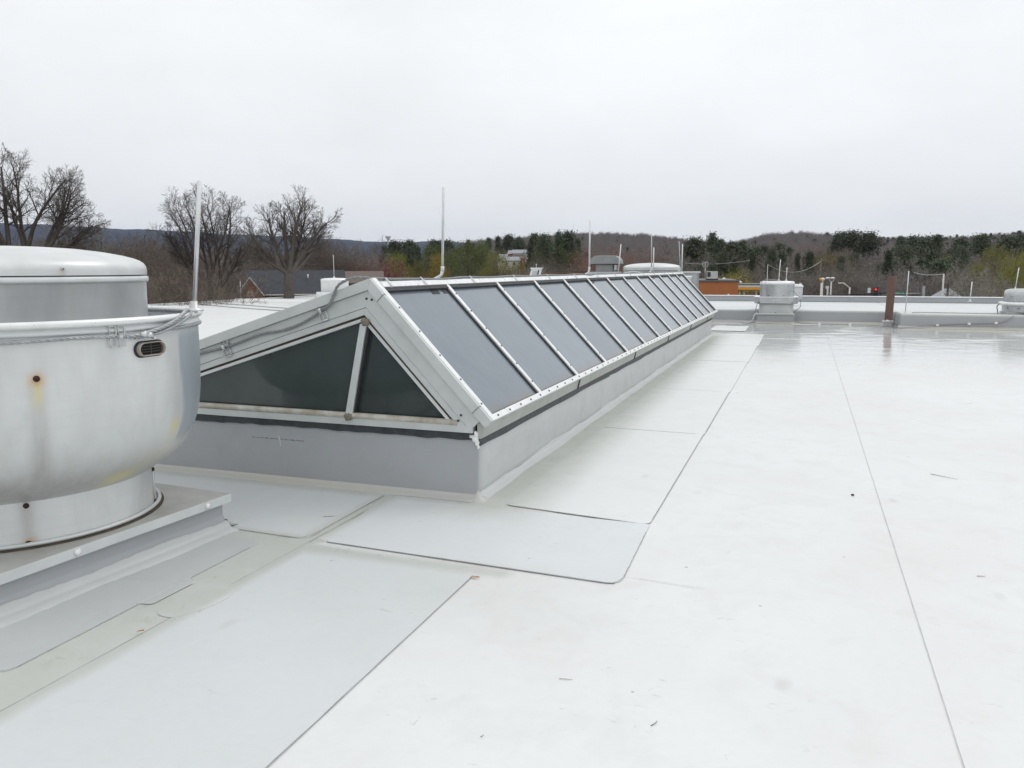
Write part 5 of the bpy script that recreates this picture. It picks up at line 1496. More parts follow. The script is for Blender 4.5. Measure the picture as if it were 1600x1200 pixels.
for k_, px, D, py, hw, lb_ in YG: place_leafy(k_, px, D, ptop(py, D, px), lb_, w=pw(k_, D, ptop(py, D, px), hw), name="leafy_tree" if k_[0] != 'p' else "evergreen_tree")
place_leafy('conifer0', 655, 160, ptop(388, 160, 655), "dark pointed cedar standing between the yellow-green trees", w=pw('conifer0', 160, ptop(388, 160, 655), 13))
place_leafy('conifer1', 639, 165, ptop(398, 165, 639), "small dark cedar left of the pointed cedar", w=pw('conifer1', 165, ptop(398, 165, 639), 7))
CF = [('pine0', 834, 190, 373, 0.55), ('conifer1', 836, 200, 369, 0.8), ('pine1', 850, 185, 371, 0.8), ('conifer0', 873, 190, 366, 0.8), ('pine0', 888, 200, 368, 0.8), ('conifer1', 903, 195, 376, 0.7)]
for (k_, px, D, py, w), lb_ in zip(CF, ordinals(CF, "%s from the left of the dark evergreens clumped left of the second ridge rod")): place_leafy(k_, px, D, ptop(py, D, px), lb_, "evergreens in the clump by the second ridge rod", w=w*1.0)
CF = [('conifer0', 764, 330, 374, 0.9), ('conifer1', 779, 340, 372, 0.8), ('pine0', 796, 350, 371, 0.9), ('pine1', 812, 340, 374, 0.9), ('conifer0', 733, 300, 377, 0.8), ('pine1', 700, 260, 379, 1.0), ('pine0', 680, 250, 380, 1.0), ('pine1', 640, 260, 379, 1.1), ('pine0', 617, 250, 381, 1.0)]
for (k_, px, D, py, w), lb_ in zip(CF, ordinals(CF, "%s from the left of the skyline evergreens behind the yellow-green trees")): place_leafy(k_, px, D, ptop(py, D, px), lb_, "evergreens on the skyline behind the yellow-green trees", w=w)
for px, py, D in ((740, 372, 330), (752, 373, 300), (790, 366, 360), (806, 368, 350)):
    place_bare('far%d' % (int(px) % 2), px, D, ptop(py, D, px), "bare tree on the skyline above the hillside houses", "bare trees above the hillside houses")
# reddish wood in the centre right
for i in range(46):
    px = 815 + 300*(i+rnd.random())/46
    D = rnd.choice((105, 130, 160, 200, 240))*rnd.uniform(0.93, 1.07)
    top = rnd.uniform(379, 396) if D > 150 else rnd.uniform(392, 412)
    red = 905 < px < 1010
    place_bare(rnd.choice(['red0', 'red1']) if red else rnd.choice(['grey0', 'grey1', 'brown2', 'far0']), px, D, ptop(top, D, px),
               "reddish bare tree in the wood above the curved hood" if red else "grey-brown bare tree in the wood behind the skylight ridge",
               "reddish bare trees behind the skylight ridge" if red else "grey-brown bare trees behind the skylight ridge", w=1.35)
# dark evergreens right of centre
DC = [('pine0', 1085, 170, 379, 1.0), ('conifer0', 1112, 165, 370, 0.95), ('conifer1', 1124, 160, 380, 1.1), ('pine1', 1142, 165, 385, 1.0), ('conifer0', 1160, 170, 383, 1.0), ('pine0', 1176, 165, 393, 1.0), ('conifer1', 1096, 175, 384, 0.9), ('pine1', 1192, 230, 390, 0.9), ('pine0', 1216, 230, 388, 0.9), ('conifer1', 1232, 240, 392, 0.8), ('conifer0', 1258, 200, 404, 0.9)]
for (k_, px, D, py, w), lb_ in zip(DC, ordinals(DC, "%s from the left of the dark evergreens above the orange building")): place_leafy(k_, px, D, ptop(py, D, px), lb_, "dark evergreens above the orange building", w=w*1.0)
for i in range(40):
    px = 1105 + 240*(i+rnd.random())/40
    D = rnd.choice((95, 115, 140, 170, 210))*rnd.uniform(0.93, 1.07)
    top = rnd.uniform(384, 402) if D > 130 else rnd.uniform(404, 424)
    place_bare(rnd.choice(['grey0', 'grey1', 'far0', 'brown1', 'bushy0']), px, D, ptop(top, D, px), "rounded bare grey tree in the wood behind the roof ventilator", "bare trees behind the roof ventilator", w=1.45)
place_leafy('ochre0', 1140, 88, ptop(437, 88, 1140), "low yellow shrub peeping over the orange building", w=1.3, name="leafy_bush", )
place_leafy('yellow0', 1158, 95, ptop(428, 95, 1158), "olive bush beyond the right end of the orange building", w=0.7, name="leafy_bush")
place_leafy('yellow1', 1297, 150, ptop(405, 150, 1297), "olive tree standing in the bare wood above the street lamps", w=0.9, name="leafy_tree")
# right side: mixed
MX = [('pine0', 1355, 300, 374, 1.1), ('pine1', 1330, 310, 371, 1.1), ('pine0', 1312, 320, 373, 1.0), ('conifer0', 1405, 260, 379, 1.0), ('pine1', 1425, 250, 380, 1.0), ('pine0', 1448, 240, 382, 1.1), ('conifer1', 1463, 230, 378, 1.0), ('pine1', 1409, 190, 392, 1.0),
      ('conifer0', 1440, 130, 410, 1.1), ('pine0', 1420, 120, 418, 1.1), ('conifer1', 1455, 125, 400, 1.1), ('pine1', 1468, 118, 412, 1.1), ('pine0', 1432, 110, 428, 1.2), ('pine1', 1451, 105, 432, 1.2), ('pine0', 1574, 230, 384, 1.1), ('conifer1', 1590, 240, 380, 1.0), ('pine1', 1500, 260, 383, 1.0), ('pine0', 1530, 280, 380, 1.0)]
for (k_, px, D, py, w), lb_ in zip(MX, ordinals(MX, "%s from the left of the dark evergreens beside and beyond the timber post")): place_leafy(k_, px, D, ptop(py, D, px), lb_, "dark evergreens right of the timber post", w=w*1.05)
for i in range(40):
    px = 1325 + 290*(i+rnd.random())/40
    D = rnd.choice((100, 125, 150, 190, 230))*rnd.uniform(0.93, 1.07)
    top = rnd.uniform(383, 400) if D > 140 else rnd.uniform(400, 424)
    place_bare(rnd.choice(['grey0', 'grey1', 'far0', 'far1', 'brown0']), px, D, ptop(top, D, px), "bare grey-brown tree in the right-hand wood", "bare trees in the right-hand wood", w=1.4)
for i in range(34):
    px = 1085 + 425*(i+rnd.random())/34; D = rnd.uniform(110, 230); top = rnd.uniform(392, 436)
    k_ = rnd.choice(['pine0', 'pine1', 'conifer0', 'conifer1', 'green0'])
    place_leafy(k_, px, D, ptop(top, D, px), "muted evergreen mixed into the bare wood beyond the rear parapet", "evergreens mixed into the bare wood beyond the parapet", w=pw(k_, D, ptop(top, D, px), rnd.uniform(12, 22)))
for i in range(14):
    px = 585 + 320*(i+rnd.random())/14; D = rnd.uniform(180, 240); top = rnd.uniform(386, 402)
    k_ = rnd.choice(['pine0', 'pine1', 'green0', 'green1'])
    if 768 < px < 832: continue
    place_leafy(k_, px, D, ptop(top, D, px), "muted evergreen in the wood beyond the skylight ridge", "evergreens in the wood beyond the skylight ridge", w=pw(k_, D, ptop(top, D, px), rnd.uniform(12, 20)))
for px, D, py, hw, k_, lb_ in ((1556, 115, 399, 27, 'yellow0', "broad yellow-green tree at the right, tallest of its group"), (1586, 105, 410, 22, 'yellow1', "yellow-green tree beside the domed vent at the right edge"), (1606, 120, 402, 26, 'yellow0', "yellow-green tree cut by the right edge of the picture"), (1528, 125, 421, 18, 'yellow1', "low olive tree in front of the pale-barked tree")):
    place_leafy(k_, px, D, ptop(py, D, px), lb_, w=pw(k_, D, ptop(py, D, px), hw), name="leafy_tree")
hero(61, 1524, 66, 404, "pale-barked leaning tree in front of the yellow-green trees", mat='bark_pale', Rr=2.8, trunk=0.3, stems=3, limbs=5, limb_ang=(0.15, 0.5), limb_len=0.6, kids=(7, 5, 4, 3), r0=0.015, wig=0.06, fw=0.014)

# the wooded slopes beyond: instanced trees on points, one object per kind of wood
def wood(name, label_kind, protos, npts, pxr, Dr, seed, hs):
    rs = random.Random(seed); vs = []
    for _ in range(npts):
        px = rs.uniform(*pxr); D = math.sqrt(rs.uniform(Dr[0]**2, Dr[1]**2))
        p = spot(px, D); vs.append((p.x, p.y, ground_z(px, D)-0.4))
    me = bpy.data.meshes.new(name); me.from_pydata(vs, [], [])
    o = bpy.data.objects.new(name, me); COL.objects.link(o); tag(o, kind='stuff')
    pc = bpy.data.collections.new(name+"_kinds")
    for k, me_ in enumerate(protos):
        q = bpy.data.objects.new("%s_kind" % name, me_); pc.objects.link(q)
    ng = bpy.data.node_groups.new(name, 'GeometryNodeTree')
    ng.interface.new_socket("Geometry", in_out='INPUT', socket_type='NodeSocketGeometry')
    ng.interface.new_socket("Geometry", in_out='OUTPUT', socket_type='NodeSocketGeometry')
    gi = ng.nodes.new('NodeGroupInput'); go = ng.nodes.new('NodeGroupOutput')
    ci = ng.nodes.new('GeometryNodeCollectionInfo'); ci.inputs[0].default_value = pc; ci.inputs["Separate Children"].default_value = True; ci.inputs["Reset Children"].default_value = True
    ip = ng.nodes.new('GeometryNodeInstanceOnPoints'); ip.inputs["Pick Instance"].default_value = True
    rv = ng.nodes.new('FunctionNodeRandomValue'); rv.data_type = 'FLOAT_VECTOR'; rv.inputs[0].default_value = (0, 0, 0); rv.inputs[1].default_value = (0, 0, 6.28)
    rsx = ng.nodes.new('FunctionNodeRandomValue'); rsx.data_type = 'FLOAT'; rsx.inputs[2].default_value = hs[0]; rsx.inputs[3].default_value = hs[1]
    L = ng.links.new
    L(gi.outputs[0], ip.inputs["Points"]); L(ci.outputs[0], ip.inputs["Instance"]); L(rv.outputs[0], ip.inputs["Rotation"]); L(rsx.outputs[1], ip.inputs["Scale"]); L(ip.outputs[0], go.inputs[0])
    md = o.modifiers.new("scatter", 'NODES'); md.node_group = ng
    return o
def join_leafy(kind):
    cm, tm = P_LEAF[kind]
    return cm
wood("bare_wood", 'bare', [P_BARE['dist0'], P_BARE['dist1']], 6200, (640, 1720), (250, 1080), 5, (0.75, 1.15))
wood("bare_wood", 'bare', [P_BARE['red0'], P_BARE['far1'], P_BARE['grey1']], 700, (830, 1330), (240, 520), 15, (0.8, 1.15))
wood("evergreen_wood", 'green', [join_leafy('pine0'), join_leafy('conifer1')], 420, (1290, 1720), (300, 1000), 6, (0.45, 0.85))
wood("evergreen_wood", 'green', [join_leafy('pine0'), join_leafy('conifer1'), join_leafy('green0')], 260, (640, 1290), (240, 1000), 16, (0.4, 0.75))
wood("bare_wood", 'bare', [P_BARE['dist0'], P_BARE['dist1'], P_BARE['brown2']], 2600, (-120, 700), (200, 1500), 7, (0.95, 1.3))
wood("bare_wood", 'bare', [P_BARE['bushy0'], P_BARE['bushy1']], 700, (-100, 1700), (125, 260), 8, (0.6, 1.1))

# ------------------------------------------------------------------ buildings beyond
M['orange'] = simple("orange_brick", (0.40, 0.145, 0.055), 0.85, 0, 0.08, 2.5, world=True)
M['coping'] = simple("dark_coping", (0.10, 0.10, 0.10), 0.6)
M['slate'] = simple("dark_slate_roof", (0.030, 0.034, 0.042), 0.75, 0, 0.2, 1.5)
M['brownroof'] = simple("brown_shingle_roof", (0.135, 0.105, 0.09), 0.85, 0, 0.12, 2)
M['redbrick'] = simple("red_brown_brick", (0.20, 0.085, 0.05), 0.85, 0, 0.25, 6)
M['trim'] = simple("white_trim", (0.62, 0.61, 0.58), 0.6)
M['greyroof'] = simple("pale_grey_roof", (0.27, 0.285, 0.305), 0.7)
M['yellow'] = simple("yellow_fascia", (0.75, 0.34, 0.02), 0.5, 0, 0.05)
M['pane'] = simple("dark_window", (0.03, 0.035, 0.04), 0.15)
M['tan'] = simple("tan_arch_panel", (0.38, 0.31, 0.24), 0.7)
def frame_at(px, D, yaw_extra=0.0):
    p = spot(px, D); b_ = bearing(px)
    return p, math.atan2(-b_.x, b_.y)+yaw_extra     # +Y of the object points away from the camera

p, rz = frame_at(1088, 50, 0)
W_ = (1155-1020)/F_PX*50
ob = thing("orange_building", "flat-roofed orange brick building past the far end of the skylight", "building", (spot(1155, 50).x, spot(1155, 50).y, GZ), YAW*0+R(8.5))
zt = zat(440.5, 50)-GZ
MB().box(-7.5, 0, 0, 9, 0, zt).build("wall", M['orange'], ob)
MB().box(-7.6, 0.05, -0.06, 9.06, zt, zt+0.09).build("coping", M['coping'], ob)
for x in (-3.1, -5.0):
    f_ = MB().box(x, x+0.9, -0.03, 0.04, 0.9, 2.1).build("window", M['trim'], ob)
    MB().box(x+0.06, x+0.84, -0.045, -0.032, 0.96, 2.04).build("pane", M['pane'], f_)
hv = thing("rooftop_unit", "pale green-grey air handling unit on the orange building", "rooftop unit", ob.location + Vector((-1.66, 1.2, zt+0.09)), R(8.5))
MB().box(-0.32, 0.33, -0.3, 0.3, 0.08, 0.52).build("cabinet", M['lightmetal'], hv, bevel=0.01)
MB().box(-0.29, -0.10, -0.315, -0.302, 0.18, 0.48).build("grille", M['gasket'], hv)
MB().box(-0.36, 0.36, -0.34, 0.34, 0.0, 0.08).build("stand", M['gasket'], hv)
MB().box(-0.28, 0.28, -0.33, -0.305, 0.085, 0.15).build("drip_tray", M['trim'], hv)
wb = thing("rooftop_unit", "small white box on the orange building beside the skylight's edge", "rooftop unit", ob.location + Vector((-2.9, 1.0, zt+0.09)), R(8.5))
MB().box(-0.18, 0.18, -0.2, 0.2, 0.0, 0.27).build("cabinet", M['whitemetal'], wb, bevel=0.01)
MB().box(-0.20, 0.20, -0.22, 0.22, 0.27, 0.30).build("lid", M['lightmetal'], wb)
an = thing("loop_antenna", "pole with two small wire loops on the orange building", "antenna", ob.location + Vector((-2.05, 0.9, zt+0.09)), R(8.5))
MB().tube([(0, 0, 0), (0, 0, 0.80)], 0.018, 6).build("pole", M['clip'], an)
for s_ in (-1, 1):
    lp = [(s_*0.085+0.08*math.cos(a), 0, 0.95+0.14*math.sin(a)) for a in np.linspace(0, 2*math.pi, 19)]
    MB().tube(lp, 0.014, 5).build("loop", M['clip'], an)
for nm, (x, y, z, s_) in {"white dome lamp on top of the orange building near its right end": (-0.82, 0.3, zt+0.09, 0.085), "white round dish at the orange building's right corner": (0.10, 0.15, zt-0.13, 0.10), "small white wall lamp low on the orange building": (-0.55, -0.10, zt-0.83, 0.065)}.items():
    l_ = thing("round_lamp", nm, "lamp", ob.location + Matrix.Rotation(R(8.5), 3, 'Z') @ Vector((x, y, z)))
    MB().lathe([(s_*0.3, 0.0), (s_, s_*0.5), (s_*1.1, s_), (s_*0.8, s_*1.6), (0.001, s_*1.9)], 14).build("globe", M['whitemetal'], l_)
    MB().tube([(0, 0, -0.04), (0, 0, 0.02)], s_*0.4, 8).build("stem", M['clip'], l_)
# left part: low brick building far behind the ridge
p, rz = frame_at(872, 130)
lb2 = thing("brick_building", "long low red-brown brick building glimpsed over the skylight ridge", "building", (p.x, p.y, GZ), rz)
zt2 = zat(424.5, 130)-GZ
MB().box(-5.6, 7.5, 0, 8, 0, zt2).build("wall", simple("red_brick_far", (0.30, 0.12, 0.065), 0.85), lb2)
MB().box(-5.7, 7.6, -0.1, 8.1, zt2, zt2+0.12).build("coping", M['coping'], lb2)
# yellow canopy
p, rz = frame_at(1180, 75)
cn = thing("fuel_canopy", "white-topped yellow canopy between the orange building and the ventilator", "canopy", (p.x, p.y, GZ), rz)
zc = zat(452.5, 75)-GZ
MB().box(-3.4, 3.3, 0, 6, zc, zc+0.22).build("fascia", M['yellow'], cn)
MB().box(-3.4, 3.3, -0.02, 6.02, zc+0.22, zc+0.38).build("fascia_top", M['trim'], cn)
MB().box(-3.3, 3.2, 0.2, 5.8, zc+0.38, zc+0.50).build("roof_deck", M['coping'], cn)
for x in (-1.3, -0.9, 0.15, 2.0): MB().box(x, x+0.14, 0.6, 0.75, 0, zc).build("column", M['trim'], cn)
MB().box(0.2, 2.6, 2.0, 2.6, zc-0.55, zc-0.35).build("beam", M['coping'], cn)
# gabled house with the slate roof
def ridge_house(name, label, px, D, peak_py, hw, depth, roofm, wallm, group=None, eave_drop=1.6, yaw=0.0, gable=True):
    p, rz = frame_at(px, D, yaw)
    z1 = zat(peak_py, D)-ground_z(px, D)
    t_ = thing(name, label, "house", (p.x, p.y, ground_z(px, D)), rz, group)
    # ridge runs across the view
    ze = z1-eave_drop
    MB().box(-hw, hw, 0.4, depth-0.4, 0, ze).build("wall", M[wallm], t_)
    MB().prism([(0, ze-0.1), (depth/2, z1), (depth, ze-0.1), (depth, ze+0.05), (depth/2, z1+0.18), (0, ze+0.05)], -hw-0.3, hw+0.3, 'x').build("roof", M[roofm], t_)
    MB().prism([(0.5, ze), (depth-0.5, ze), (depth/2, z1-0.12)], -hw, -hw+0.2, 'x').build("gable_wall", M[wallm], t_)
    MB().prism([(0.5, ze), (depth-0.5, ze), (depth/2, z1-0.12)], hw-0.2, hw, 'x').build("gable_wall", M[wallm], t_)
    return t_, z1, ze
D = 78
hs_, z1, ze = ridge_house("gabled_house", "brick house with a dark slate roof and a white-trimmed gable at the left", 462, D, 424, 4.4, 8.0, 'slate', 'redbrick', eave_drop=2.0)
gx = -(462-397)/F_PX*D; gp = zat(432.5, D)-GZ; ge = zat(457, D)-GZ; gw = 17.5/F_PX*D
MB().prism([(gx-gw, 0), (gx+gw, 0), (gx+gw, ge), (gx, gp), (gx-gw, ge)], -1.0, 3.6).build("front_gable", M['redbrick'], hs_)
for s_ in (-1, 1):
    MB().prism([(gx+s_*(gw+0.15), ge-0.20), (gx+s_*(gw+0.15), ge-0.02), (gx, gp+0.17), (gx, gp-0.01)], -1.12, -0.98).build("rake_board", M['trim'], hs_)
    MB().prism([(gx+s_*(gw+0.20), ge-0.10), (gx+s_*(gw+0.20), ge+0.02), (gx, gp+0.22), (gx, gp+0.12)], -1.10, 3.8).build("gable_roof", M['slate'], hs_)
arch = [(gx-0.36, ge-0.9)] + [(gx-0.36*math.cos(a), ge+0.02+0.36*math.sin(a)) for a in np.linspace(0, math.pi, 11)] + [(gx+0.36, ge-0.9)]
w_ = MB().prism(arch, -1.05, -1.005).build("arched_window", M['tan'], hs_)
MB().box(gx-0.02, gx+0.02, -1.07, -1.052, ge-0.9, ge+0.36).build("glazing_bar", M['redbrick'], w_)
MB().box(gx-0.34, gx+0.34, -1.07, -1.052, ge-0.22, ge-0.18).build("glazing_bar", M['redbrick'], w_)
MB().box(gx+gw+0.2, 4.6, -0.14, 0.0, ze-0.12, ze+0.0).build("gutter", M['trim'], hs_)
MB().tube([(1.15, 2.6, z1-0.7), (1.15, 2.6, z1-0.2)], 0.08, 6).build("vent_pipe", M['trim'], hs_)
t_, z1, ze = ridge_house("low_house", "long low house with a plain brown shingle roof behind the small white fan", 548, 88, 425.5, 3.3, 8.0, 'brownroof', 'redbrick', eave_drop=1.1)
t_, z1, ze = ridge_house("brick_house", "small brick house half hidden by bushes left of the tall fan rod", 296, 70, 438, 1.1, 5.0, 'brownroof', 'redbrick', eave_drop=0.9)
t_, z1, ze = ridge_house("dark_roof_house", "dark-roofed house far behind the big many-stemmed tree", 262, 105, 424, 5.0, 8.0, 'slate', 'redbrick', eave_drop=1.5)
# houses on the hillside
HH = [(790, 397, 4.0, 'greyroof', 'redbrick', "leftmost hillside house with a pale roof"), (803, 391, 3.0, 'greyroof', 'orange', "upper hillside house with an orange brick end"), (815, 390, 4.5, 'greyroof', 'trim', "upper right hillside house with a pale grey roof"), (812, 398, 3.0, 'brownroof', 'orange', "lower right hillside house of orange brick"), (799, 401, 5.0, 'greyroof', 'trim', "lowest hillside house with a long white wall")]
for i, (px, py, hw, rm, wm, lb_) in enumerate(HH):
    D = 235-i*3
    z_t = zat(py, D); p, rz = frame_at(px, D, 0.2*(i-2)*0.5)
    z0 = min(ground_z(px, D), z_t-5)
    t_ = thing("hillside_house", lb_, "house", (p.x, p.y, z0), rz)
    H_ = z_t-z0; hw = hw*0.5
    MB().box(-hw, hw, 0, 6, 0, H_-1.0).build("wall", M[wm], t_)
    MB().prism([(-0.4, H_-1.1), (3, H_), (6.4, H_-1.1)], -hw-0.3, hw+0.3, 'x').build("roof", M[rm], t_)
    for x in (-hw*0.5, hw*0.35):
        f_ = MB().box(x-0.35, x+0.35, -0.06, 0.0, H_-2.3, H_-1.5).build("window", M['trim'], t_)
        MB().box(x-0.28, x+0.28, -0.08, -0.062, H_-2.24, H_-1.56).build("pane", M['pane'], f_)
# pale hip roof at the right
p, rz = frame_at(1482, 80)
z1 = zat(450, 80)-GZ; ze = zat(467, 80)-GZ
hr = thing("hip_roof_house", "house with a pale grey hip roof behind the rear parapet", "house", (p.x, p.y, GZ), rz)
MB().box(-1.5, 1.5, 0.2, 4.2, 0, ze).build("wall", M['trim'], hr)
MB().add([(-1.7, 0, ze), (1.7, 0, ze), (1.7, 4.4, ze), (-1.7, 4.4, ze), (-0.2, 2.2, z1), (0.3, 2.2, z1)], [(0, 1, 5, 4), (1, 2, 5), (2, 3, 4, 5), (3, 0, 4), (0, 3, 2, 1)]).build("roof", M['greyroof'], hr)
# water tower
p = spot(608, 1500); zt = zat(367.5, 1500)
wt = thing("water_tower", "white water tower on a slender stem against the far blue ridge", "water tower", (p.x, p.y, ground_z(608, 1500)))
k = zt-wt.location.z
MB().lathe([(1.6, 0), (1.3, 4), (1.2, k-11)], 16).build("stem", M['whitemetal'], wt)
MB().lathe([(1.2, k-11), (2.0, k-8.5), (4.2, k-5.5), (5.3, k-3.6), (5.5, k-2.8)], 24).build("tank_base", M['whitemetal'], wt)
MB().lathe([(5.5, k-2.8), (5.3, k-1.9), (4.0, k-0.7), (2.0, k-0.1), (0.01, k)], 24).build("tank_roof", M['whitemetal'], wt)
# street furniture at the right
def pole_lamp(name, label, px, D, top_py, build, cat="street lamp", group=None):
    p, rz = frame_at(px, D)
    H_ = zat(top_py, D)-GZ
    t_ = thing(name, label, cat, (p.x, p.y, GZ), rz, group)
    build(t_, H_); return t_
def b_single(t_, H_):
    MB().tube([(0, 0, 0), (0, 0, H_-0.1)], 0.055, 8).build("pole", M['trim'], t_)
    MB().tube([(0, 0, H_-0.12), (-0.1, 0, H_-0.02), (-0.2, 0, H_-0.04)], 0.06, 8).build("lamp_head", M['trim'], t_)
pole_lamp("street_lamp", "small street lamp with a bent head just right of the square-shouldered ventilator", 1254.5, 70, 442.5, b_single)
def b_globe(t_, H_):
    MB().tube([(0, 0, 0), (0, 0, H_-0.25)], 0.055, 8).build("pole", M['trim'], t_)
    MB().lathe([(0.06, H_-0.28), (0.14, H_-0.2), (0.17, H_-0.1), (0.12, H_-0.02), (0.01, H_)], 12).build("lamp_head", M['whitemetal'], t_)
    MB().lathe([(0.05, H_-0.27), (0.145, H_-0.19), (0.175, H_-0.10), (0.13, H_-0.02), (0.01, H_+0.005)], 12, c=(-0.10, 0.02, 0)).build("lamp_cover", M['yellow'], t_)
pole_lamp("street_lamp", "street lamp with a yellow and white head, third from the ventilator", 1287, 70, 434.5, b_globe)
def b_double(t_, H_):
    MB().tube([(0, 0, 0), (0, 0, H_-0.35)], 0.055, 8).build("pole", M['trim'], t_)
    MB().tube(resample([(0, 0, H_-0.36), (-0.10, 0, H_-0.30), (-0.16, 0, H_-0.16)], 0.03), 0.03, 6).build("bracket", M['trim'], t_)
    MB().tube(resample([(0, 0, H_-0.36), (0.15, 0, H_-0.30), (0.16, 0, H_-0.16)], 0.03), 0.03, 6).build("bracket", M['trim'], t_)
    for x in (-0.27, 0.08):
        MB().lathe([(0.05, -0.14), (0.17, -0.10), (0.19, -0.03), (0.10, 0.02), (0.01, 0.03)], 12, c=(x, 0, H_-0.03)).build("lamp_head", M['whitemetal'], t_)
pole_lamp("street_lamp", "twin-headed white street lamp behind the rear parapet", 1300.5, 70, 433.5, b_double)
def b_pole(t_, H_):
    MB().tube([(0, 0, 0), (0, 0, H_)], 0.05, 8).build("pole", M['trim'], t_)
pole_lamp("thin_pole", "thin pale pole left of the yellow-headed street lamp", 1285, 68, 442, b_pole, "pole")
def b_sign(t_, H_):
    MB().box(-0.10, 0.12, 0, 0.10, H_-0.20, H_).build("sign_head", M['whitemetal'], t_)
    MB().box(-0.02, 0.10, 0.01, 0.09, 0, H_-0.2).build("post", M['whitemetal'], t_)
    MB().box(-0.09, -0.025, 0.0, 0.05, H_-1.0, H_-0.3).build("fringe", M['gasket'], t_)
pole_lamp("sign_post", "thick white sign post between two street lamps", 1294.5, 66, 446.5, b_sign, "sign post")
def b_arm(t_, H_):
    MB().tube([(0, 0, 0), (0, 0, H_-0.35)], 0.06, 8).build("pole", M['trim'], t_)
    MB().tube([(0, 0, H_-0.38), (-0.45, 0, H_-0.02), (-0.68, 0, H_)], 0.045, 8).build("arm", M['trim'], t_)
    MB().box(-0.86, -0.64, -0.06, 0.06, H_-0.04, H_+0.04).build("lamp_head", M['whitemetal'], t_)
pole_lamp("street_lamp", "street lamp with a long arm bent to the left, left of the timber post", 1330, 68, 442, b_arm)
# railing
a, c = spot(1296, 66), spot(1392, 62)
rl = thing("railing", "dark sloping railing line running toward the timber post", "railing", (a.x, a.y, GZ))
za, zc_ = zat(460.5, 66)-GZ, zat(455.5, 62)-GZ
dv_ = Vector((c.x-a.x, c.y-a.y, 0))
MB().tube([(0, 0, za), (dv_.x, dv_.y, zc_)], 0.055, 6).build("top_rail", M['gasket'], rl)
MB().tube([(0, 0, za-0.35), (dv_.x, dv_.y, zc_-0.4)], 0.03, 6).build("lower_rail", M['gasket'], rl)
for i in range(9):
    t_ = i/8; MB().tube([(dv_.x*t_, dv_.y*t_, 0), (dv_.x*t_, dv_.y*t_, za+(zc_-za)*t_)], 0.035, 6).build("rail_post", M['gasket'], rl)
# traffic signals on a mast arm
M['red_light'] = None
mt, t, b = newmat("red_signal_light"); b.inputs["Base Color"].default_value = (0.8, 0.02, 0.02, 1); b.inputs["Emission Color"].default_value = (1, 0.03, 0.03, 1); b.inputs["Emission Strength"].default_value = 0.9; M['red_light'] = mt
p, rz = frame_at(1371, 66)
ts = thing("traffic_signal", "black traffic signal showing red, left of the timber post", "traffic light", (p.x, p.y, GZ), rz)
H_ = zat(448, 66)-GZ
MB().box(-0.16, 0.16, 0.0, 0.22, H_-0.78, H_).build("housing", M['gasket'], ts, bevel=0.02)
for i, m_ in enumerate((M['red_light'], M['dark'], M['dark'])):
    MB().tube([(0.0, -0.02, H_-0.16-0.24*i), (0.0, 0.01, H_-0.16-0.24*i)], 0.085 if i == 0 else 0.08, 14).build("signal_lens", m_, ts)
    MB().tube([(0.0, -0.10, H_-0.04-0.24*i), (0, 0.0, H_-0.04-0.24*i)], 0.03, 6).build("visor", M['gasket'], ts)
MB().box(-0.55, -0.35, 0.05, 0.10, H_-0.42, H_-0.05).build("arm_sign", M['whitemetal'], ts)
MB().tube([(-0.7, 0.28, H_-0.5), (3.2, 0.5, H_-0.45)], 0.05, 8).build("mast_arm", M['galv'], ts)
MB().tube([(3.2, 0.5, 0), (3.2, 0.5, H_+0.1)], 0.09, 8).build("mast", M['galv'], ts)
p, rz = frame_at(1399, 66)
t2 = thing("traffic_signal", "second traffic signal seen from the side, right of the timber post", "traffic light", (p.x, p.y, GZ), rz)
H_ = zat(452, 66)-GZ
MB().box(-0.24, -0.02, 0.0, 0.2, H_-0.55, H_).build("housing", M['gasket'], t2, bevel=0.02)
MB().box(0.0, 0.11, 0.0, 0.1, H_-0.27, H_+0.03).build("end_plate", M['whitemetal'], t2)
MB().tube([(-0.15, 0.12, 0), (-0.15, 0.12, H_-0.5)], 0.05, 6).build("post", M['gasket'], t2)
M['sgreen'] = simple("green_sign_face", (0.02, 0.20, 0.13), 0.5, 0, 0.05)
p, rz = frame_at(1409, 66)
sg = thing("street_sign", "small green street name sign with white lettering right of the timber post", "street sign", (p.x, p.y, GZ), rz)
H_ = zat(454, 66)-GZ
MB().box(-0.34, 0.36, 0.0, 0.03, H_-0.20, H_).build("sign_face", M['sgreen'], sg)
lt = MB()
x = -0.27; rnd2 = random.Random(4)
for i in range(11):
    h_ = 0.085 if i in (0, 2, 9) else 0.055
    if i != 8: lt.box(x, x+0.030, -0.012, -0.002, H_-0.145, H_-0.145+h_)
    x += 0.052
lt.build("lettering", M['whitemetal'], sg)
MB().tube([(0.30, 0.05, 0), (0.30, 0.05, H_-0.1)], 0.03, 6).build("post", M['galv'], sg)
p, rz = frame_at(1404, 72)
kb = thing("white_building", "small flat white building peeping over the parapet under the street sign", "building", (p.x, p.y, GZ), rz)
H_ = zat(461.5, 72)-GZ
MB().box(-0.75, 0.50, 0, 3, 0, H_).build("wall", M['trim'], kb)
f_ = MB().box(-0.22, 0.16, -0.03, 0.0, H_-0.28, H_-0.06).build("window", M['coping'], kb)
MB().box(-0.19, 0.13, -0.04, -0.031, H_-0.25, H_-0.09).build("pane", M['pane'], f_)
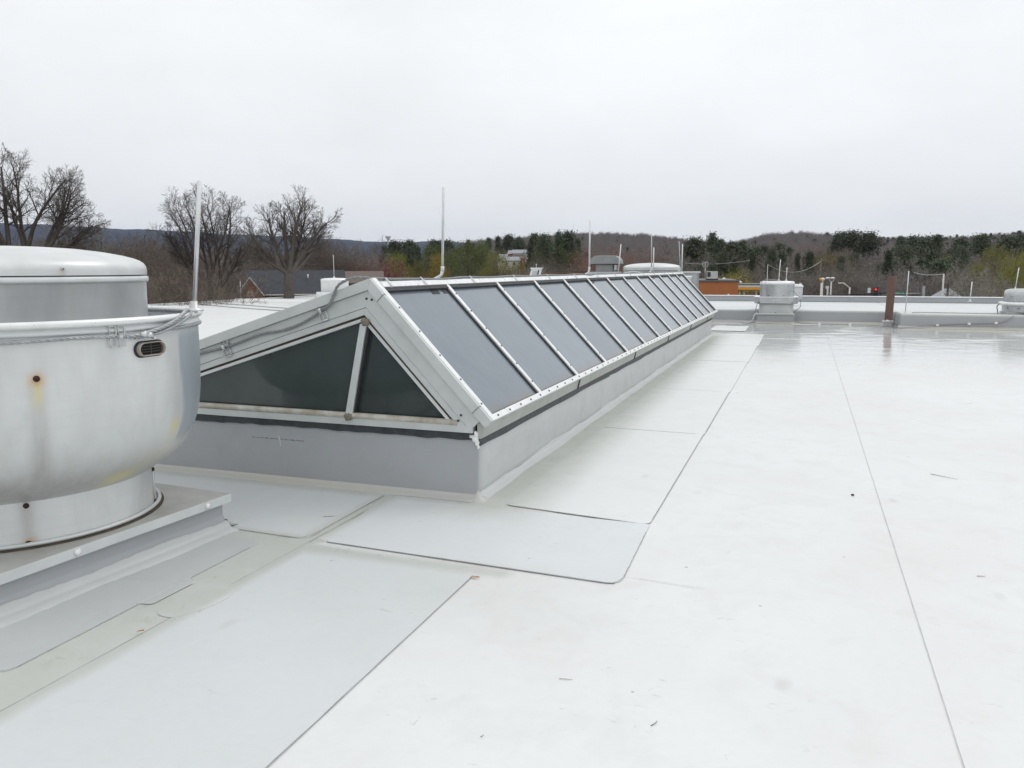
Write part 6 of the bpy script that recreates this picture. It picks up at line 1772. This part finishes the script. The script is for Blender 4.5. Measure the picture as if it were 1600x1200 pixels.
# poles and wires
def util(px, D, top, bot_lab, m_='bark_pale', r=0.09, arms=False):
    p, rz = frame_at(px, D); H_ = zat(top, D)-GZ
    t_ = thing("utility_pole", bot_lab, "utility pole", (p.x, p.y, GZ), rz)
    MB().tube([(0, 0, 0), (0, 0, H_)], [r*1.2, r*0.8], 8).build("pole", M[m_], t_)
    if arms:
        MB().box(-0.5, 0.5, -0.05, 0.05, H_-0.35, H_-0.25).build("crossarm", M[m_], t_)
    return Vector((p.x, p.y, GZ+H_))
a1 = util(1476, 70, 429, "pale leaning utility pole with a white top near the hip roof", 'trim', 0.07)
a2 = util(1484, 68, 437, "black pole in front of the pale hip roof", 'gasket', 0.10)
a3 = util(1283, 110, 406, "grey utility pole in the wood above the street lamps", 'bark_grey', 0.06, True)
a4 = util(1200, 95, 415, "thin grey pole behind the square-shouldered ventilator", 'rod_grey', 0.05)
def wire(a, b_, sag, label):
    pts = [Vector(a).lerp(Vector(b_), i/20)-Vector((0, 0, sag*4*(i/20)*(1-i/20))) for i in range(21)]
    o = MB().tube([q-pts[0] for q in pts], 0.028, 5).build("power_line", M['rod_grey']); o.location = pts[0]
    tag(o, label, "power line")
wire(a4, a3-Vector((0, 0, 0.35)), 1.1, "sagging pale power line between the grey poles behind the ventilator")
q0, q1 = spot(1070, 120), spot(1172, 120)
wire((q0.x, q0.y, zat(412, 120)), (q1.x, q1.y, zat(408.5, 120)), 0.3, "power line crossing the dark evergreens above the orange building")
q0 = spot(1430, 85)
wire((q0.x, q0.y, zat(427, 85)), a1, 0.15, "power line reaching the pale utility pole at the right")

# ------------------------------------------------------------------ air
hz = MB().box(-7500, 7500, -300, 8000, GZ-1.6, 420).build("haze", None, kind='stuff')
mt = bpy.data.materials.new("air"); mt.use_nodes = True; t = mt.node_tree; t.nodes.clear()
om = t.nodes.new("ShaderNodeOutputMaterial"); pv = t.nodes.new("ShaderNodeVolumePrincipled")
pv.inputs["Density"].default_value = 3.0e-5; pv.inputs["Color"].default_value = (0.42, 0.58, 1.0, 1)
pv.inputs["Anisotropy"].default_value = 0.0
t.links.new(pv.outputs[0], om.inputs["Volume"])
hz.data.materials.clear(); hz.data.materials.append(mt)
hz.display_type = 'WIRE'
